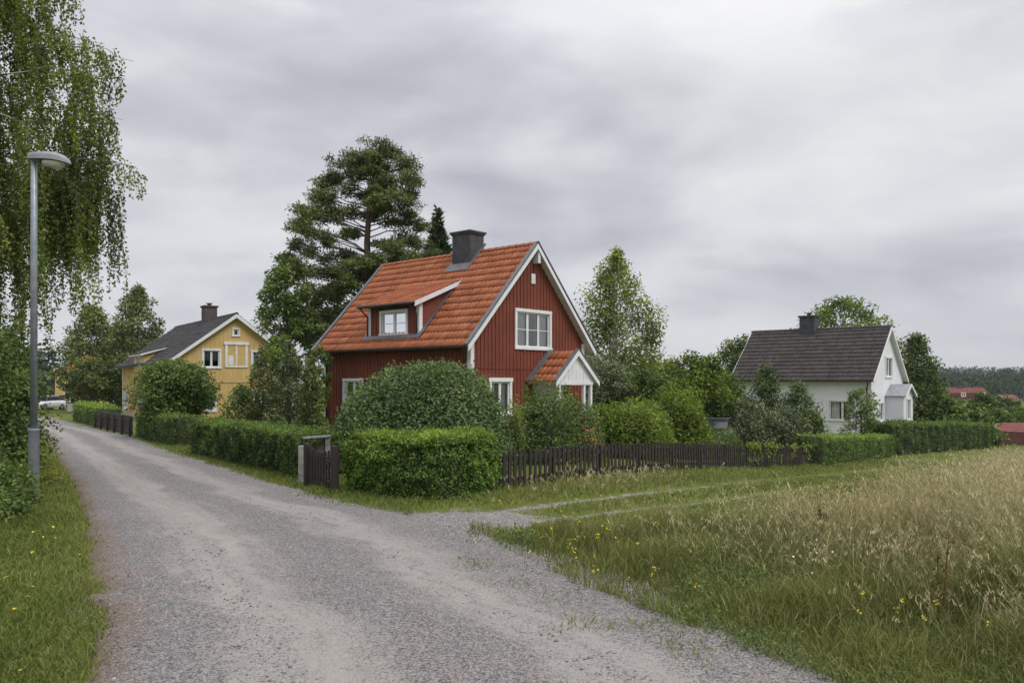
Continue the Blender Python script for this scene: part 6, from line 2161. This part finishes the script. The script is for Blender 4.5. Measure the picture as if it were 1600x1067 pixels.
# ------------------------------------------------------------------ cars and small things far away
M['car_white'] = plain_mat('car_white', (0.62, 0.63, 0.65), (0.66, 0.67, 0.69), 0.25, 0, 1, 0.0)
M['car_dark'] = plain_mat('car_dark', (0.03, 0.032, 0.04), (0.04, 0.042, 0.05), 0.25, 0, 1, 0.0)
M['car_grey'] = plain_mat('car_grey', (0.12, 0.126, 0.138), (0.15, 0.156, 0.168), 0.3, 0, 1, 0.0)
M['tyre'] = plain_mat('tyre', (0.015, 0.015, 0.015), (0.025, 0.025, 0.025), 0.9)
M['car_glass'] = plain_mat('car_glass', (0.02, 0.025, 0.03), (0.03, 0.035, 0.04), 0.08, 0, 1, 0.0)
M['lamp_red'] = plain_mat('lamp_red', (0.30, 0.02, 0.02), (0.36, 0.03, 0.03), 0.3)
M['lamp_clear'] = plain_mat('lamp_clear', (0.6, 0.6, 0.58), (0.7, 0.7, 0.68), 0.15)


def car(loc, rz, mat, label):
    """hatchback, nose towards -y"""
    root = thing('parked_car', loc, label, 'car', 'parked cars', rz)
    prof = [(-2.05, 0.35, 0.62), (-1.95, 0.28, 0.74), (-1.1, 0.25, 0.92), (-0.95, 0.25, 0.95), (0.0, 0.25, 0.98), (1.3, 0.25, 0.99), (1.85, 0.27, 0.98), (2.02, 0.35, 0.85)]
    hw = [0.68, 0.80, 0.85, 0.86, 0.87, 0.87, 0.85, 0.78]
    def loft(rows, n=10):
        vs, fs = [], []
        for (y, lo, hi), w in rows:
            pts = [(-w * 0.94, lo), (w * 0.94, lo), (w, lo + 0.12), (w, lo + (hi - lo) * 0.62), (w * 0.95, hi - 0.05), (w * 0.80, hi), (-w * 0.80, hi), (-w * 0.95, hi - 0.05), (-w, lo + (hi - lo) * 0.62), (-w, lo + 0.12)]
            vs += [(a, y, b) for a, b in pts]
        k = 10
        for i in range(len(rows) - 1):
            for j in range(k):
                j2 = (j + 1) % k
                fs.append((i * k + j, i * k + j2, (i + 1) * k + j2, (i + 1) * k + j))
        fs.append(tuple(range(k))[::-1]); fs.append(tuple(range((len(rows) - 1) * k, len(rows) * k)))
        m = MB(); m.v = vs; m.f = fs
        return m
    loft(list(zip(prof, hw))).build('body', M[mat], root, smooth=True)
    cab = [((-1.0, 0.93, 0.97), 0.76), ((-0.35, 0.95, 1.38), 0.68), ((0.2, 0.95, 1.46), 0.67), ((1.1, 0.95, 1.43), 0.67), ((1.85, 0.95, 1.02), 0.72)]
    loft(cab).build('cabin_glass', M['car_glass'], root)
    roof = [((-0.38, 1.36, 1.405), 0.60), ((0.2, 1.42, 1.485), 0.64), ((1.15, 1.38, 1.455), 0.62)]
    loft(roof).build('car_roof', M[mat], root)
    for sx in (-1, 1):
        for y in (-1.3, 1.25):
            mb = MB(); mb.tube([(sx * 0.70, y, 0.31), (sx * 0.875, y, 0.31)], 0.31, 18)
            w = mb.build('wheel', M['tyre'], root)
            mb = MB(); mb.tube([(sx * 0.87, y, 0.31), (sx * 0.885, y, 0.31)], 0.19, 14)
            mb.build('rim', M['galv'], w)
        mb = MB(); mb.box(sx * 0.62 - 0.12, sx * 0.62 + 0.12, -2.03, -1.9, 0.62, 0.74)
        mb.build('headlight', M['lamp_clear'], root)
        mb = MB(); mb.box(sx * 0.68 - 0.08, sx * 0.68 + 0.08, 1.9, 2.03, 0.68, 0.88)
        mb.build('tail_light', M['lamp_red'], root)
    return root


b = B(72, 84.0); car(b, math.radians(-8), 'car_white', 'white parked car at the far end of the road')
b = B(90, 87.0); car(b, math.radians(20), 'car_dark', 'dark parked car beside the white one at the far end of the road')
b = B(1117, 37.5); car(b, math.radians(-25), 'car_grey', 'grey parked car half hidden under the trees behind the fence')


def low_wall(px0, px1, Y, h, label):
    a, b_ = B(px0, Y), B(px1, Y)
    root = thing('garden_wall', a, label, 'wall')
    mb = MB(); L = b_[0] - a[0]
    mb.box(0, L, -0.1, 0.1, -0.3, h); mb.build('wall_body', M['white_wall'], root)
    mb = MB(); mb.box(-0.04, L + 0.04, -0.14, 0.14, h + 0.002, h + 0.07); mb.build('coping', M['stone'], root)


low_wall(106, 124, 78, 0.75, 'low white garden wall left of the dark doorway at the road end')
low_wall(134, 152, 77, 0.85, 'low white garden wall right of the dark doorway at the road end')
b = B(129, 80.0)
make_bush('dark_bush', b, 0.8, 0.7, 2.2, 'dark upright bush between the two white walls at the road end', 'bush', 'spruce_needle', 2600, 0.14, 0.08, 151, 10, 0.2)


# ------------------------------------------------------------------ far forest
def forest(name, spots, label, seed, mat='far_forest'):
    r = np.random.default_rng(seed)
    fo = Foliage()
    for x, y, H, R, kind in spots:
        g = float(hgt(x, y))
        n = 130
        t = r.random(n)
        if kind:                                   # conifer
            rad = R * (1.02 - t) ** 0.9
            l = 0.10 * H * (1.1 - 0.6 * t)
        else:
            rad = R * np.sqrt(np.clip(1 - (1.75 * t - 0.75) ** 2, 0.02, 1))
            l = np.full(n, 0.11 * H)
        an = r.random(n) * 6.283
        d = np.stack([np.cos(an), np.sin(an), 0 * an], -1)
        rr = rad * np.sqrt(0.35 + 0.65 * r.random(n))
        p = np.array([x, y, g]) + d * rr[:, None] + UP * (H * (0.06 + 0.9 * t))[:, None]
        ti = r.normal(0.5, 0.16)
        fo.add(leaf_cards(p, d * 0.5 + UP * 0.6, d * 0.8 + UP * (-0.3 if kind else 0.2), l, l * 0.55, r, 0.6, 0.5), np.clip(ti + 0.25 * (t - 0.5) + r.normal(0, 0.12, n), 0, 1))
    o = fo.build(M[mat], None, name)
    tag(o, label, 'forest', kind='stuff')


def spots_grid(r, n, fx, fy, fh, con=0.7):
    out = []
    for _ in range(n):
        y = fy(); x = fx(y); H = fh(y)
        k = r.random() < con
        out.append((x, y, H * r.uniform(0.75, 1.12), H * (0.26 if k else 0.42), k))
    return out


r_ = np.random.default_rng(161)
forest('forest', spots_grid(r_, 900, lambda y: y * r_.uniform(0.44, 0.74), lambda: r_.uniform(330, 720), lambda y: 11.0), 'dark forest covering the far hill on the right', 162)
forest('forest', spots_grid(r_, 110, lambda y: y * r_.uniform(0.10, 0.30), lambda: r_.uniform(235, 290), lambda y: 13.0), 'distant treeline between the birch and the white house', 163)
forest('forest', spots_grid(r_, 90, lambda y: y * r_.uniform(-0.80, -0.50), lambda: r_.uniform(135, 180), lambda y: 10.5, 0.5), 'treeline beyond the end of the road on the left', 164)


# ------------------------------------------------------------------ thin summer haze
def haze():
    mb = MB(); mb.box(-620, 1150, -60, 1500, -14, 60)
    m, t = new_mat('haze')
    v = t.n('ShaderNodeVolumePrincipled', {'Color': (0.86, 0.90, 0.96, 1), 'Density': 0.00016, 'Anisotropy': 0.2})
    o = t.n('ShaderNodeOutputMaterial')
    t.t.links.new(v.outputs[0], o.inputs['Volume'])
    tag(mb.build('haze', m), kind='stuff')


haze()
